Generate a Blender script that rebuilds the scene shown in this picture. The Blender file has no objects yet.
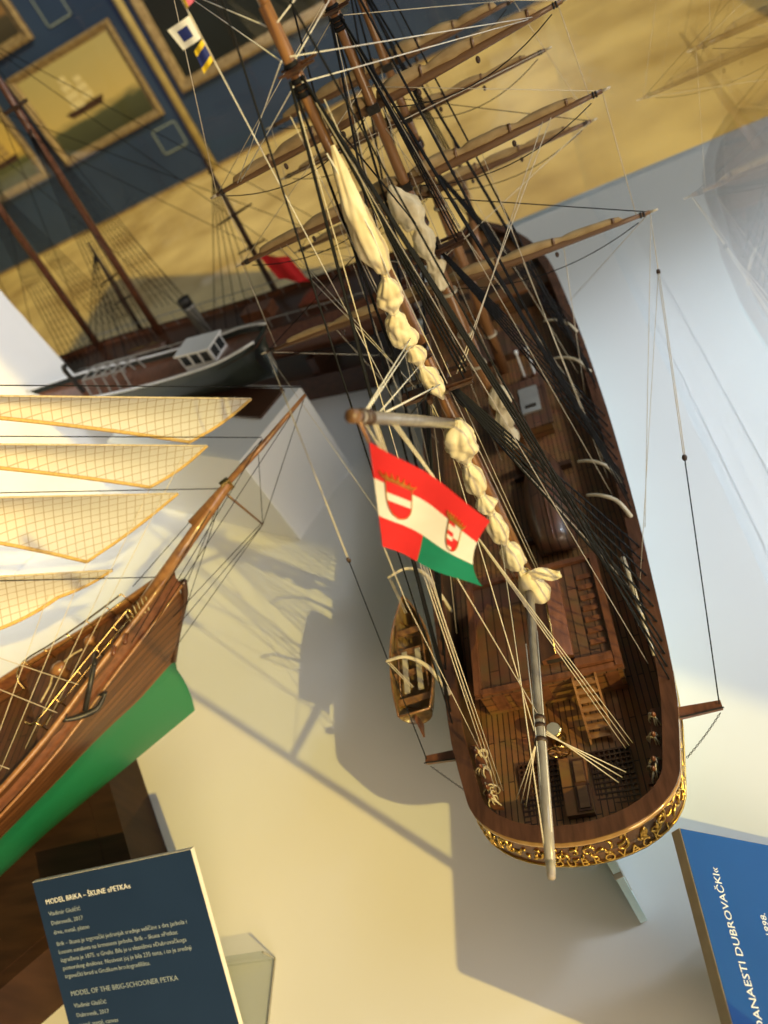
import bpy, math, random
from mathutils import Vector, Matrix, noise
random.seed(7)
S = bpy.context.scene
COL = S.collection
V = Vector

# ------------------------------------------------------------------ materials
def newmat(name):
    m = bpy.data.materials.new(name); m.use_nodes = True
    nt = m.node_tree; nt.nodes.clear()
    out = nt.nodes.new('ShaderNodeOutputMaterial')
    return m, nt, out

def pmat(name, c1, c2=None, rough=.5, metal=0., scale=40., stretch=(1, 1, 1), bump=0., coat=0., detail=4., lo=.35, hi=.65, spec=.5, sheen=0.):
    """two-tone noise material in object space"""
    m, nt, out = newmat(name)
    b = nt.nodes.new('ShaderNodeBsdfPrincipled')
    b.inputs['Roughness'].default_value = rough; b.inputs['Metallic'].default_value = metal
    b.inputs['Coat Weight'].default_value = coat; b.inputs['Coat Roughness'].default_value = .12
    b.inputs['Specular IOR Level'].default_value = spec
    nt.links.new(b.outputs[0], out.inputs[0])
    tc = nt.nodes.new('ShaderNodeTexCoord'); mp = nt.nodes.new('ShaderNodeMapping')
    mp.inputs['Scale'].default_value = stretch
    nz = nt.nodes.new('ShaderNodeTexNoise'); nz.inputs['Scale'].default_value = scale; nz.inputs['Detail'].default_value = detail
    rp = nt.nodes.new('ShaderNodeValToRGB')
    c2 = c2 or tuple(x * .75 for x in c1)
    rp.color_ramp.elements[0].position = lo; rp.color_ramp.elements[0].color = (*c1, 1)
    rp.color_ramp.elements[1].position = hi; rp.color_ramp.elements[1].color = (*c2, 1)
    L = nt.links.new
    L(tc.outputs['Object'], mp.inputs[0]); L(mp.outputs[0], nz.inputs['Vector']); L(nz.outputs['Fac'], rp.inputs[0])
    L(rp.outputs[0], b.inputs['Base Color'])
    if bump:
        bp = nt.nodes.new('ShaderNodeBump'); bp.inputs['Strength'].default_value = bump; bp.inputs['Distance'].default_value = .002
        L(nz.outputs['Fac'], bp.inputs['Height']); L(bp.outputs[0], b.inputs['Normal'])
    m['bsdf'] = b.name
    return m

def plankmat(name, c1, c2, line, rot=(0, 0, 0), length=.09, width=.006, mortar=.0006, rough=.4, coat=.3):
    """planking: brick texture laid along the object's x after rotation"""
    m, nt, out = newmat(name)
    L = nt.links.new
    b = nt.nodes.new('ShaderNodeBsdfPrincipled'); b.inputs['Roughness'].default_value = rough
    b.inputs['Coat Weight'].default_value = coat; b.inputs['Coat Roughness'].default_value = .15
    tc = nt.nodes.new('ShaderNodeTexCoord'); mp = nt.nodes.new('ShaderNodeMapping'); mp.inputs['Rotation'].default_value = rot
    br = nt.nodes.new('ShaderNodeTexBrick'); br.inputs['Scale'].default_value = 1.
    br.inputs['Brick Width'].default_value = length; br.inputs['Row Height'].default_value = width
    br.inputs['Mortar Size'].default_value = mortar; br.inputs['Mortar Smooth'].default_value = .2; br.inputs['Bias'].default_value = 0
    br.inputs['Color1'].default_value = (*c1, 1); br.inputs['Color2'].default_value = (*c2, 1); br.inputs['Mortar'].default_value = (*line, 1)
    nz = nt.nodes.new('ShaderNodeTexNoise'); nz.inputs['Scale'].default_value = 60
    mx = nt.nodes.new('ShaderNodeMix'); mx.data_type = 'RGBA'; mx.blend_type = 'MULTIPLY'; mx.inputs[0].default_value = .5
    L(tc.outputs['Object'], mp.inputs[0]); L(mp.outputs[0], br.inputs['Vector']); L(tc.outputs['Object'], nz.inputs['Vector'])
    L(br.outputs['Color'], mx.inputs[6]); L(nz.outputs['Color'], mx.inputs[7])
    L(mx.outputs[2], b.inputs['Base Color']); L(b.outputs[0], out.inputs[0])
    return m

def glassmat(name, tint=(.93, .97, 1.), ior=1.5, gain=1.):
    m, nt, out = newmat(name)
    L = nt.links.new
    tr = nt.nodes.new('ShaderNodeBsdfTransparent'); tr.inputs[0].default_value = (*tint, 1)
    gl = nt.nodes.new('ShaderNodeBsdfGlossy'); gl.inputs['Roughness'].default_value = .0; gl.inputs[0].default_value = (1, 1, 1, 1)
    fr = nt.nodes.new('ShaderNodeFresnel'); fr.inputs[0].default_value = ior
    mul = nt.nodes.new('ShaderNodeMath'); mul.operation = 'MULTIPLY'; mul.inputs[1].default_value = gain; mul.use_clamp = True
    mx = nt.nodes.new('ShaderNodeMixShader')
    ge = nt.nodes.new('ShaderNodeNewGeometry'); io = nt.nodes.new('ShaderNodeMapRange'); io.inputs[3].default_value = ior; io.inputs[4].default_value = 1. / ior
    L(ge.outputs['Backfacing'], io.inputs[0]); L(io.outputs[0], fr.inputs[0])
    L(fr.outputs[0], mul.inputs[0]); L(mul.outputs[0], mx.inputs[0]); L(tr.outputs[0], mx.inputs[1]); L(gl.outputs[0], mx.inputs[2]); L(mx.outputs[0], out.inputs[0])
    return m

def hullmat(name, wood1, wood2, paint, zline, rough=.35):
    m, nt, out = newmat(name)
    L = nt.links.new
    b = nt.nodes.new('ShaderNodeBsdfPrincipled'); b.inputs['Roughness'].default_value = rough
    b.inputs['Coat Weight'].default_value = .35; b.inputs['Coat Roughness'].default_value = .15
    tc = nt.nodes.new('ShaderNodeTexCoord'); sp = nt.nodes.new('ShaderNodeSeparateXYZ')
    L(tc.outputs['Object'], sp.inputs[0])
    wv = nt.nodes.new('ShaderNodeTexNoise'); wv.inputs['Scale'].default_value = 1.
    mp = nt.nodes.new('ShaderNodeMapping'); mp.inputs['Scale'].default_value = (8, 8, 160)
    L(tc.outputs['Object'], mp.inputs[0]); L(mp.outputs[0], wv.inputs['Vector'])
    rp = nt.nodes.new('ShaderNodeValToRGB')
    rp.color_ramp.elements[0].position = .38; rp.color_ramp.elements[0].color = (*wood1, 1)
    rp.color_ramp.elements[1].position = .62; rp.color_ramp.elements[1].color = (*wood2, 1)
    L(wv.outputs['Fac'], rp.inputs[0])
    md = nt.nodes.new('ShaderNodeMath'); md.operation = 'PINGPONG'; md.inputs[1].default_value = .0045
    L(sp.outputs['Z'], md.inputs[0])
    lt = nt.nodes.new('ShaderNodeMath'); lt.operation = 'LESS_THAN'; lt.inputs[1].default_value = .0006
    L(md.outputs[0], lt.inputs[0])
    mx0 = nt.nodes.new('ShaderNodeMix'); mx0.data_type = 'RGBA'
    mx0.inputs[7].default_value = (*[x * .3 for x in wood1], 1)
    L(lt.outputs[0], mx0.inputs[0]); L(rp.outputs[0], mx0.inputs[6])
    gt = nt.nodes.new('ShaderNodeMath'); gt.operation = 'LESS_THAN'; gt.inputs[1].default_value = zline
    L(sp.outputs['Z'], gt.inputs[0])
    mx = nt.nodes.new('ShaderNodeMix'); mx.data_type = 'RGBA'; mx.inputs[7].default_value = (*paint, 1)
    L(gt.outputs[0], mx.inputs[0]); L(mx0.outputs[2], mx.inputs[6])
    L(mx.outputs[2], b.inputs['Base Color']); L(b.outputs[0], out.inputs[0])
    return m

M = {}
M['hull'] = hullmat('hull_wood', (.065, .024, .011), (.115, .043, .019), (.42, .62, .66), .085)
M['petka_hull'] = hullmat('brig_wood', (.075, .028, .011), (.14, .056, .02), (.010, .145, .065), .19)
M['rail'] = pmat('rail_wood', (.115, .048, .026), (.065, .027, .015), .25, scale=30, stretch=(6, 1, 6), coat=.6)
M['bulwark'] = pmat('bulwark_paint', (.035, .022, .012), (.06, .03, .014), .4, scale=30)
M['deck'] = plankmat('deck_planks', (.34, .155, .055), (.26, .11, .04), (.03, .013, .007), (0, 0, math.pi / 2))
M['roof'] = plankmat('roof_planks', (.19, .088, .045), (.13, .06, .032), (.03, .012, .008), (0, 0, math.pi / 2), .16, .0105, .0007)
M['panel'] = plankmat('wall_panels', (.30, .135, .045), (.23, .10, .033), (.05, .02, .01), (0, math.pi / 2, math.pi / 2), .2, .012, .0008)
M['darkwood'] = pmat('dark_wood', (.075, .03, .015), (.042, .017, .009), .35, scale=40, stretch=(1, 6, 6), coat=.4)
M['redwood'] = pmat('red_wood', (.19, .07, .032), (.11, .04, .019), .35, scale=40, stretch=(4, 1, 4), coat=.4)
M['mast'] = pmat('mast_wood', (.33, .16, .06), (.23, .10, .038), .32, scale=25, stretch=(6, 6, .6), coat=.4)
M['yard'] = pmat('yard_wood', (.20, .105, .045), (.13, .062, .027), .4, scale=25, stretch=(.6, 6, 6), coat=.2)
M['greyspar'] = pmat('grey_spar', (.36, .33, .30), (.25, .215, .19), .3, scale=30, stretch=(6, .6, 6), coat=.4)
M['palespar'] = pmat('pale_spar', (.62, .54, .40), (.5, .42, .28), .4, scale=30)
M['blackrope'] = pmat('black_rope', (.007, .007, .008), (.016, .016, .018), .7, scale=900, spec=.15)
M['creamrope'] = pmat('cream_rope', (.72, .64, .50), (.55, .47, .33), .8, scale=900)
M['whiterope'] = pmat('white_rope', (.85, .82, .76), (.7, .66, .58), .8, scale=900)
M['sail'] = pmat('furled_cloth', (.82, .72, .50), (.70, .58, .36), .85, scale=60, bump=.25, spec=.2)
M['sail2'] = pmat('tan_cloth', (.47, .33, .16), (.36, .24, .11), .85, scale=60, bump=.3, spec=.2)
M['gold'] = pmat('gilding', (.83, .56, .17), (.62, .38, .09), .28, 1., scale=120)
M['moulding'] = pmat('polished_moulding', (.50, .30, .11), (.38, .2, .07), .12, .25, scale=60, coat=1.)
M['brass'] = pmat('brass', (.75, .55, .22), (.6, .4, .14), .22, 1., scale=80)
M['iron'] = pmat('black_iron', (.02, .018, .016), (.04, .035, .03), .45, .3, scale=200)
M['block'] = pmat('block_wood', (.07, .035, .02), (.04, .02, .01), .5, scale=200)
M['white'] = pmat('white_paint', (.8, .81, .82), (.74, .75, .77), .4, scale=20)
M['table'] = pmat('case_floor_white', (.80, .80, .79), (.77, .77, .765), .42, scale=3, spec=.3)
M['plinth'] = pmat('white_plinth', (.82, .83, .84), (.78, .79, .81), .5, scale=4)
M['palehull'] = pmat('pale_blue_paint', (.62, .80, .86), (.52, .72, .80), .4, scale=40)
M['grey_dark'] = pmat('dark_grille', (.025, .018, .014), (.04, .03, .022), .5, scale=100)  # near-black colour stands for shade inside openings and below the gratings
M['glass'] = glassmat('case_glass')
M['glassedge'] = pmat('glass_edge', (.05, .10, .12), (.08, .14, .16), .1, scale=20)
M['acrylic'] = glassmat('clear_acrylic', (.90, .92, .93), 1.5, 1.5)
M['red'] = pmat('flag_red', (.80, .022, .028), (.72, .018, .022), .75, scale=50)
M['flagwhite'] = pmat('flag_white', (.93, .90, .84), (.88, .84, .77), .75, scale=50)
M['green'] = pmat('flag_green', (.0, .25, .15), (.0, .21, .125), .75, scale=50)
M['yellow'] = pmat('flag_yellow', (.85, .62, .02), (.78, .55, .02), .7, scale=50)
M['blue'] = pmat('flag_blue', (.015, .03, .22), (.012, .025, .18), .7, scale=50)
M['pink'] = pmat('flag_pink', (.75, .16, .28), (.7, .14, .25), .7, scale=50)
M['signblue'] = pmat('sign_blue', (.014, .085, .33), (.012, .075, .30), .35, scale=8, spec=.4)
M['signnavy'] = pmat('sign_navy', (.016, .036, .095), (.013, .030, .082), .35, scale=8, spec=.4)
M['signcore'] = pmat('sign_core', (.62, .50, .33), (.55, .43, .28), .6, scale=60)
M['signwhite'] = pmat('sign_edge', (.8, .78, .72), (.75, .72, .66), .6, scale=60)
M['print'] = pmat('white_print', (.8, .82, .84), (.76, .78, .8), .6, scale=20)
M['printdim'] = pmat('grey_print', (.30, .36, .42), (.26, .32, .38), .6, scale=20)
M['bluewall'] = pmat('blue_wall', (.024, .052, .165), (.017, .038, .125), .5, scale=1.2)
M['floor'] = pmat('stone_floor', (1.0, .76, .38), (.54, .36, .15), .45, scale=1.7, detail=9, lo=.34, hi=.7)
M['plaster'] = pmat('plaster', (.7, .68, .62), (.66, .63, .57), .8, scale=3)
M['gildframe'] = pmat('picture_frame', (.38, .28, .17), (.24, .16, .09), .4, .2, scale=20)
M['batten'] = pmat('pale_gilt', (.55, .44, .24), (.45, .35, .18), .45, .1, scale=10)
M['plinthdark'] = pmat('very_dark_wood', (.045, .02, .011), (.025, .011, .007), .65, scale=10, stretch=(1, 6, 1), coat=.0, spec=.2)
M['steelblue'] = pmat('black_green_hull', (.018, .026, .024), (.03, .04, .036), .35, scale=20, coat=.3)
M['funnel'] = pmat('funnel_grey', (.32, .31, .28), (.25, .24, .22), .4, scale=30)
M['windowdark'] = pmat('dark_pane', (.03, .035, .04), (.05, .05, .05), .1, scale=20)
M['boat'] = pmat('boat_wood', (.24, .15, .06), (.15, .09, .035), .4, scale=40, stretch=(6, 1, 6), coat=.2)
M['coir'] = pmat('coiled_rope', (.66, .55, .36), (.5, .4, .24), .8, scale=300)
M['anchor'] = pmat('anchor_black', (.025, .024, .024), (.045, .042, .04), .4, .4, scale=100)

# ------------------------------------------------------------------ mesh builder
class MB:
    def __init__(s): s.v = []; s.f = []; s.mi = []; s.cur = 0
    def add(s, vs, fs):
        b = len(s.v); s.v += [tuple(v) for v in vs]; s.f += [tuple(b + i for i in f) for f in fs]; s.mi += [s.cur] * len(fs)
    def box(s, lo, hi, mat=None):
        x0, y0, z0 = lo; x1, y1, z1 = hi
        vs = [V(p) for p in ((x0, y0, z0), (x1, y0, z0), (x1, y1, z0), (x0, y1, z0), (x0, y0, z1), (x1, y0, z1), (x1, y1, z1), (x0, y1, z1))]
        if mat: vs = [mat @ v for v in vs]
        s.add(vs, [(0, 3, 2, 1), (4, 5, 6, 7), (0, 1, 5, 4), (1, 2, 6, 5), (2, 3, 7, 6), (3, 0, 4, 7)])
    def cbox(s, c, size, mat=None):
        s.box([c[i] - size[i] / 2 for i in range(3)], [c[i] + size[i] / 2 for i in range(3)], mat)
    def rings(s, rings, cap=True, closed=False):
        n = len(rings[0]); b = len(s.v)
        for r in rings: s.v += [tuple(p) for p in r]
        m = len(rings); k = 0
        for i in range(m - 1 + (1 if closed else 0)):
            a = b + i * n; c = b + ((i + 1) % m) * n
            for j in range(n):
                s.f.append((a + j, a + (j + 1) % n, c + (j + 1) % n, c + j)); s.mi.append(s.cur)
        if cap and not closed:
            s.f.append(tuple(b + n - 1 - j for j in range(n))); s.mi.append(s.cur)
            s.f.append(tuple(b + (m - 1) * n + j for j in range(n))); s.mi.append(s.cur)
    def tube(s, pts, r, n=6, closed=False, prof=None):
        pts = [V(p) for p in pts]; m = len(pts)
        rr = r if isinstance(r, (list, tuple)) else [r] * m
        t0 = (pts[1] - pts[0]).normalized()
        u = t0.orthogonal().normalized(); R = []
        for i in range(m):
            if closed: t = (pts[(i + 1) % m] - pts[i - 1]).normalized()
            else: t = (pts[min(i + 1, m - 1)] - pts[max(i - 1, 0)]).normalized()
            u = (u - t * u.dot(t)).normalized(); w = t.cross(u)
            R.append([pts[i] + (u * math.cos(2 * math.pi * j / n) + w * math.sin(2 * math.pi * j / n)) * rr[i] * (prof(i, j) if prof else 1) for j in range(n)])
        s.rings(R, True, closed)
    def grid(s, P, mifn=None):
        nu, nv = len(P), len(P[0]); b = len(s.v)
        for row in P: s.v += [tuple(p) for p in row]
        for i in range(nu - 1):
            for j in range(nv - 1):
                s.f.append((b + i * nv + j, b + (i + 1) * nv + j, b + (i + 1) * nv + j + 1, b + i * nv + j + 1))
                s.mi.append(mifn(i, j) if mifn else s.cur)
    def lathe(s, prof, c, ax='z', n=20, rot=None):
        c = V(c); R = []
        for r, h in prof:
            ring = []
            for j in range(n):
                a = 2 * math.pi * j / n
                p = V((r * math.cos(a), r * math.sin(a), h))
                if ax == 'y': p = V((p.x, p.z, p.y))
                if ax == 'x': p = V((p.z, p.x, p.y))
                if rot: p = rot @ p
                ring.append(c + p)
            R.append(ring)
        s.rings(R)
    def prism(s, poly, depth):
        """poly list of Vectors (planar), extruded by vector depth"""
        poly = [V(p) for p in poly]; d = V(depth)
        s.rings([poly, [p + d for p in poly]])
    def build(s, name, mats, parent=None, smooth=False, loc=None):
        me = bpy.data.meshes.new(name); me.from_pydata(s.v, [], s.f)
        if not isinstance(mats, (list, tuple)): mats = [mats]
        for m in mats: me.materials.append(m)
        if len(mats) > 1: me.polygons.foreach_set('material_index', s.mi)
        if smooth: me.polygons.foreach_set('use_smooth', [True] * len(me.polygons))
        me.update()
        o = bpy.data.objects.new(name, me); COL.objects.link(o)
        if parent: o.parent = parent
        return o

def thing(name, label, cat, loc=(0, 0, 0), rz=0, group=None):
    o = bpy.data.objects.new(name, None); COL.objects.link(o); o.empty_display_size = .05
    o.location = loc; o.rotation_euler = (0, 0, rz)
    return tag(o, label, cat, group)
def tag(o, label, cat, group=None):
    o['label'] = label; o['category'] = cat
    if group: o['group'] = group
    return o
def structure(o): o['kind'] = 'structure'; return o
def lerp(a, b, t): return V(a) + (V(b) - V(a)) * t
def table_interp(tab, x):
    if x <= tab[0][0]: return tab[0][1]
    for (x0, y0), (x1, y1) in zip(tab, tab[1:]):
        if x <= x1:
            t = (x - x0) / (x1 - x0); return y0 + (y1 - y0) * t
    return tab[-1][1]
def smooth_interp(tab, x):
    """Catmull-Rom through a table of (x, y)"""
    n = len(tab)
    if x <= tab[0][0]: return tab[0][1]
    if x >= tab[-1][0]: return tab[-1][1]
    for i in range(n - 1):
        if x <= tab[i + 1][0]:
            x0, y0 = tab[i]; x1, y1 = tab[i + 1]; h = x1 - x0; t = (x - x0) / h
            m0 = (y1 - tab[i - 1][1]) / (x1 - tab[i - 1][0]) if i > 0 else (y1 - y0) / h
            m1 = (tab[i + 2][1] - y0) / (tab[i + 2][0] - x0) if i + 2 < n else (y1 - y0) / h
            return (2*t**3-3*t**2+1)*y0 + (t**3-2*t**2+t)*h*m0 + (-2*t**3+3*t**2)*y1 + (t**3-t**2)*h*m1
def crom(pts, k=6):
    pts = [V(p) for p in pts]; out = []
    for i in range(len(pts) - 1):
        p0 = pts[max(i - 1, 0)]; p1 = pts[i]; p2 = pts[i + 1]; p3 = pts[min(i + 2, len(pts) - 1)]
        for j in range(k):
            t = j / k
            out.append(.5 * ((2 * p1) + (p2 - p0) * t + (2*p0 - 5*p1 + 4*p2 - p3) * t*t + (3*p1 - p0 - 3*p2 + p3) * t**3))
    return out + [pts[-1]]
def rope(name, a, b, r, mat, parent, sag=0., n=6, seg=1):
    a, b = V(a), V(b); k = max(seg, 8 if sag else 1)
    pts = [lerp(a, b, i / k) - V((0, 0, sag * 4 * (i / k) * (1 - i / k))) for i in range(k + 1)]
    m = MB(); m.tube(pts, r, n); return m.build(name, M[mat], parent, True)
def polyrope(name, pts, r, mat, parent, k=5):
    m = MB(); m.tube(crom(pts, k), r, 6); return m.build(name, M[mat], parent, True)
def block_at(p, parent, name='rigging_block', r=.0022, mat='block'):
    m = MB(); m.lathe([(.0003, -r * 1.5), (r * .8, -r), (r, 0), (r * .8, r), (.0003, r * 1.5)], p, 'z', 8); return m.build(name, M[mat], parent, True)

def text_geom(txt, size, extrude=.0002, align='LEFT'):
    cu = bpy.data.curves.new('lettering', 'FONT'); cu.body = txt; cu.size = size; cu.extrude = extrude; cu.align_x = align; cu.resolution_u = 2
    o = bpy.data.objects.new('lettering', cu); COL.objects.link(o)
    dg = bpy.context.evaluated_depsgraph_get(); dg.update()
    me = bpy.data.meshes.new_from_object(o.evaluated_get(dg))
    vs = [v.co.copy() for v in me.vertices]; fs = [tuple(p.vertices) for p in me.polygons]
    bpy.data.objects.remove(o); bpy.data.curves.remove(cu); bpy.data.meshes.remove(me)
    return vs, fs

# ------------------------------------------------------------------ camera
f_px = 716.; P = math.radians(39.5); R_ = math.radians(32.1); HD = math.radians(23.0)
az = V((-math.sin(HD), math.cos(HD), 0)); rt = V((math.cos(HD), math.sin(HD), 0)); up = V((0, 0, 1))
Fw = az * math.cos(P) - up * math.sin(P); Dn = -(az * math.sin(P) + up * math.cos(P))
IX = rt * math.cos(R_) + Dn * math.sin(R_); IY = -rt * math.sin(R_) + Dn * math.cos(R_)
cam = bpy.data.cameras.new('camera'); co = bpy.data.objects.new('camera', cam); COL.objects.link(co)
rot = Matrix((IX, -IY, -Fw)).transposed()
co.matrix_world = Matrix.Translation((.1085, -.4955, .8)) @ rot.to_4x4()
cam.sensor_fit = 'VERTICAL'; cam.sensor_height = 36.; cam.lens = f_px / 1024 * 36.
cam.clip_start = .01; cam.clip_end = 60
cam.dof.use_dof = True; cam.dof.focus_distance = .60; cam.dof.aperture_fstop = 5.2
S.camera = co

# ------------------------------------------------------------------ room
def quadbox(name, lo, hi, mat):
    m = MB(); m.box(lo, hi); return structure(m.build(name, M[mat]))
FZ = -.95
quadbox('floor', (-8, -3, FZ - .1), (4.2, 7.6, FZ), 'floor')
quadbox('wall_back', (-8, 7.6, FZ - .1), (4.2, 7.75, 2.6), 'bluewall')
quadbox('baseboard_back', (-8, 7.585, FZ), (2.9, 7.6, FZ + .03), 'gildframe')
w = MB()   # right wall: piers, sills and lintels around two tall windows
for lo, hi in (((2.6, -3, FZ), (2.75, -2.9, 3.6)), ((2.6, -1.82, FZ), (2.75, 1.0, 3.6)), ((2.6, 7.0, FZ), (2.75, 7.6, 3.6)), ((2.6, -2.9, FZ), (2.75, -1.82, -.35)), ((2.6, 1.0, FZ), (2.75, 7.0, -.35))):
    w.box(lo, hi)
structure(w.build('wall_right', M['plaster']))
for i, (y0, y1) in enumerate(((-2.9, -1.82), (1.0, 7.0))):
    m = MB(); m.box((2.64, y0, -.35), (2.70, y0 + .05, 3.6)); m.box((2.64, y1 - .05, -.35), (2.70, y1, 3.6)); m.box((2.64, y0, -.35), (2.70, y1, -.29))
    structure(m.build('window_%d' % (i + 1), M['white']))

# ------------------------------------------------------------------ paintings on the blue wall
def seascape(name, seed, sky1, sky2, sea):
    m, nt, out = newmat(name); L = nt.links.new
    b = nt.nodes.new('ShaderNodeBsdfPrincipled'); b.inputs['Roughness'].default_value = .3
    tc = nt.nodes.new('ShaderNodeTexCoord'); sp = nt.nodes.new('ShaderNodeSeparateXYZ'); L(tc.outputs['Generated'], sp.inputs[0])
    nz = nt.nodes.new('ShaderNodeTexNoise'); nz.inputs['Scale'].default_value = 4; nz.inputs['Detail'].default_value = 5
    mp = nt.nodes.new('ShaderNodeMapping'); mp.inputs['Location'].default_value = (seed, 0, 0); mp.inputs['Scale'].default_value = (1, 1, 3)
    L(tc.outputs['Generated'], mp.inputs[0]); L(mp.outputs[0], nz.inputs['Vector'])
    ad = nt.nodes.new('ShaderNodeMath'); ad.operation = 'MULTIPLY_ADD'; ad.inputs[1].default_value = .16; L(nz.outputs['Fac'], ad.inputs[0]); L(sp.outputs['Z'], ad.inputs[2])
    rp = nt.nodes.new('ShaderNodeValToRGB'); e = rp.color_ramp.elements
    e[0].position = .12; e[0].color = (*sea, 1); e[1].position = 1.0; e[1].color = (*sky2, 1)
    a = e.new(.36); a.color = (*[x * 1.6 for x in sea], 1); a = e.new(.44); a.color = (*sky1, 1)
    L(ad.outputs[0], rp.inputs[0]); L(rp.outputs[0], b.inputs['Base Color']); L(b.outputs[0], out.inputs[0]); return m
def painting(label, x0, x1, z0, z1, fw, mat, sails, seed, fmat='gildframe', y=7.6):
    t = thing('framed_painting', label, 'painting', ((x0 + x1) / 2, y, z0))
    W, H = x1 - x0, z1 - z0; m = MB()
    prof = [(0, -.001), (0, -.05), (fw * .25, -.065), (fw * .7, -.045), (fw, -.03), (fw, -.001)]
    R = []
    for sx, sz in ((-1, 0), (1, 0), (1, 1), (-1, 1)):
        R.append([V((sx * (W / 2 - d), q, (d if sz == 0 else H - d))) for d, q in prof])
    m.rings(R, False, True); m.build('picture_frame', M[fmat], t)
    m = MB(); m.box((-W / 2 + fw * .9, -.03, fw * .9), (W / 2 - fw * .9, -.004, H - fw * .9)); c = m.build('canvas', mat, t)
    for (sx, sz, sc, tone) in sails:
        m = MB()
        for k, (dx, dz, ww, hh) in enumerate(((0, 0, .10, .05), (0, .055, .09, .05), (0, .11, .075, .045), (0, .16, .055, .04), (.1, .02, .08, .05), (.1, .075, .07, .045), (.1, .125, .05, .04))):
            cx, cz = sx + dx * sc, sz + dz * sc + .02
            m.box((cx - ww * sc / 2, -.034, cz), (cx + ww * sc / 2, -.029, cz + hh * sc * .9))
        m.build('painted_sails', M[tone], c)
        m = MB(); m.prism([(sx - .12 * sc, -.029, sz + .02), (sx + .2 * sc, -.029, sz + .03), (sx + .17 * sc, -.029, sz - .025 * sc), (sx - .09 * sc, -.029, sz - .025 * sc)], (0, -.004, 0)); m.build('painted_hull', M['darkwood'], c)
    return t
sp1 = seascape('seascape_gold', 1., (.62, .48, .22), (.50, .42, .22), (.05, .055, .035))
sp2 = seascape('seascape_dark', 5., (.014, .014, .018), (.010, .012, .018), (.008, .010, .014))
sp3 = seascape('seascape_yellow', 9., (.70, .48, .14), (.55, .42, .18), (.07, .075, .04))
sp4 = seascape('seascape_brown', 13., (.30, .17, .08), (.20, .13, .07), (.05, .04, .03))
painting('wide gold framed sea painting with a pale sailing ship, left of the batten', -4.31, -3.03, -.28, .62, .075, sp1, [(-.12, .38, 1.5, 'sail')], 1)
painting('large almost black painting in a gilt frame right of the batten', -2.74, -.9, -.20, 1.25, .10, sp2, [], 2)
painting('yellow sea painting in a gilt frame cut off by the left edge', -5.75, -4.56, -.28, .60, .075, sp3, [(.2, .3, 1.2, 'sail2')], 3)
painting('small brown picture in a pale orange frame high at the upper left', -4.9, -3.79, .78, 1.5, .09, sp4, [], 4)
def note(label, x0, x1, z0, z1):
    t = thing('wall_sign', label, 'wall sign', ((x0 + x1) / 2, 7.6, z0)); W, H = x1 - x0, z1 - z0
    m = MB(); m.box((-W / 2, -.012, 0), (W / 2, -.001, H)); m.build('board', M['bluewall'], t)
    m = MB(); e = .012
    for lo, hi in (((-W/2, 0), (W/2, e)), ((-W/2, H - e), (W/2, H)), ((-W/2, 0), (-W/2 + e, H)), ((W/2 - e, 0), (W/2, H))): m.box((lo[0], -.015, lo[1]), (hi[0], -.012, hi[1]))
    m.build('border', M['printdim'], t)
note('small blue caption panel below the corner of the wide sea painting', -3.27, -2.98, -.62, -.37)
note('blue panel with pale border above the wide sea painting', -3.6, -3.32, .78, 1.2)
m = MB(); m.tube([(-2.85, 7.575, FZ + .001), (-2.85, 7.575, 2.4)], .042, 10); tag(m.build('gilded_batten', M['batten'], None, True), 'thin gilded upright batten on the blue wall between two paintings', 'batten')

# ------------------------------------------------------------------ display case
case = thing('display_case', 'large glass display case with a flat white floor under the ship models', 'display case', (0, 0, -.95))
def cbuild(m, name, mat, smooth=False):
    o = m.build(name, M[mat], case, smooth); o.location = (0, 0, .95); return o
m = MB(); m.box((-2.2, -.75, -.05), (.80, 1.30, 0)); cbuild(m, 'case_floor', 'table')
m = MB(); m.box((-2.1, -.65, -.95), (.70, 1.2, -.05)); cbuild(m, 'cabinet', 'plinth')
GX = .246
m = MB(); m.box((GX, -.508, .0005), (GX + .010, 1.27, 1.0)); cbuild(m, 'glass_pane', 'glass')
m = MB(); m.box((-2.1, 1.27, .0005), (GX + .010, 1.28, 1.0)); cbuild(m, 'glass_pane', 'glass')
m = MB(); m.box((GX + .001, -.515, .0005), (GX + .009, -.508, 1.0)); cbuild(m, 'corner_strip', 'glassedge')
m = MB(); m.box((.262, -.53, .0), (.2645, 1.27, .003)); cbuild(m, 'seal_strip', 'white')
m = MB(); m.box((.307, -.53, .0), (.309, 1.27, .002)); cbuild(m, 'seal_strip', 'white')

# ------------------------------------------------------------------ the big barque
ship = thing('ship_model', 'big three-masted wooden ship model with furled sails, stern towards the viewer', 'ship model')
HB = [(-.262, .0), (-.2605, .022), (-.256, .042), (-.246, .062), (-.232, .0775), (-.213, .090), (-.19, .0995), (-.15, .1085), (-.085, .115), (0, .1205), (.07, .1245), (.18, .1285), (.29, .1305), (.45, .1295), (.6, .1245), (.69, .118), (.76, .103), (.82, .081), (.87, .054), (.90, .030), (.922, .012), (.93, .0)]
YS, YB = -.262, .93
def zr(y):
    t = min(1., max(0., (y + .13) / .17)); return .155 + .022 * ((y - .33) / .59) ** 2 + (.012 * max(0, (y - .6) / .4) ** 2) + .012 * t * t * (3 - 2 * t)
def hb(y): return .985 * max(0., smooth_interp(HB, y))
ysamp = [YS + (.055) * (i / 10) ** 2 for i in range(11)] + [-.207 + i * .0275 for i in range(1, 37)] 
ysamp = [y for y in ysamp if y < .74] + [.745, .77, .795, .82, .84, .86, .88, .895, .908, .917, .923, .927, .93]
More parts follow.
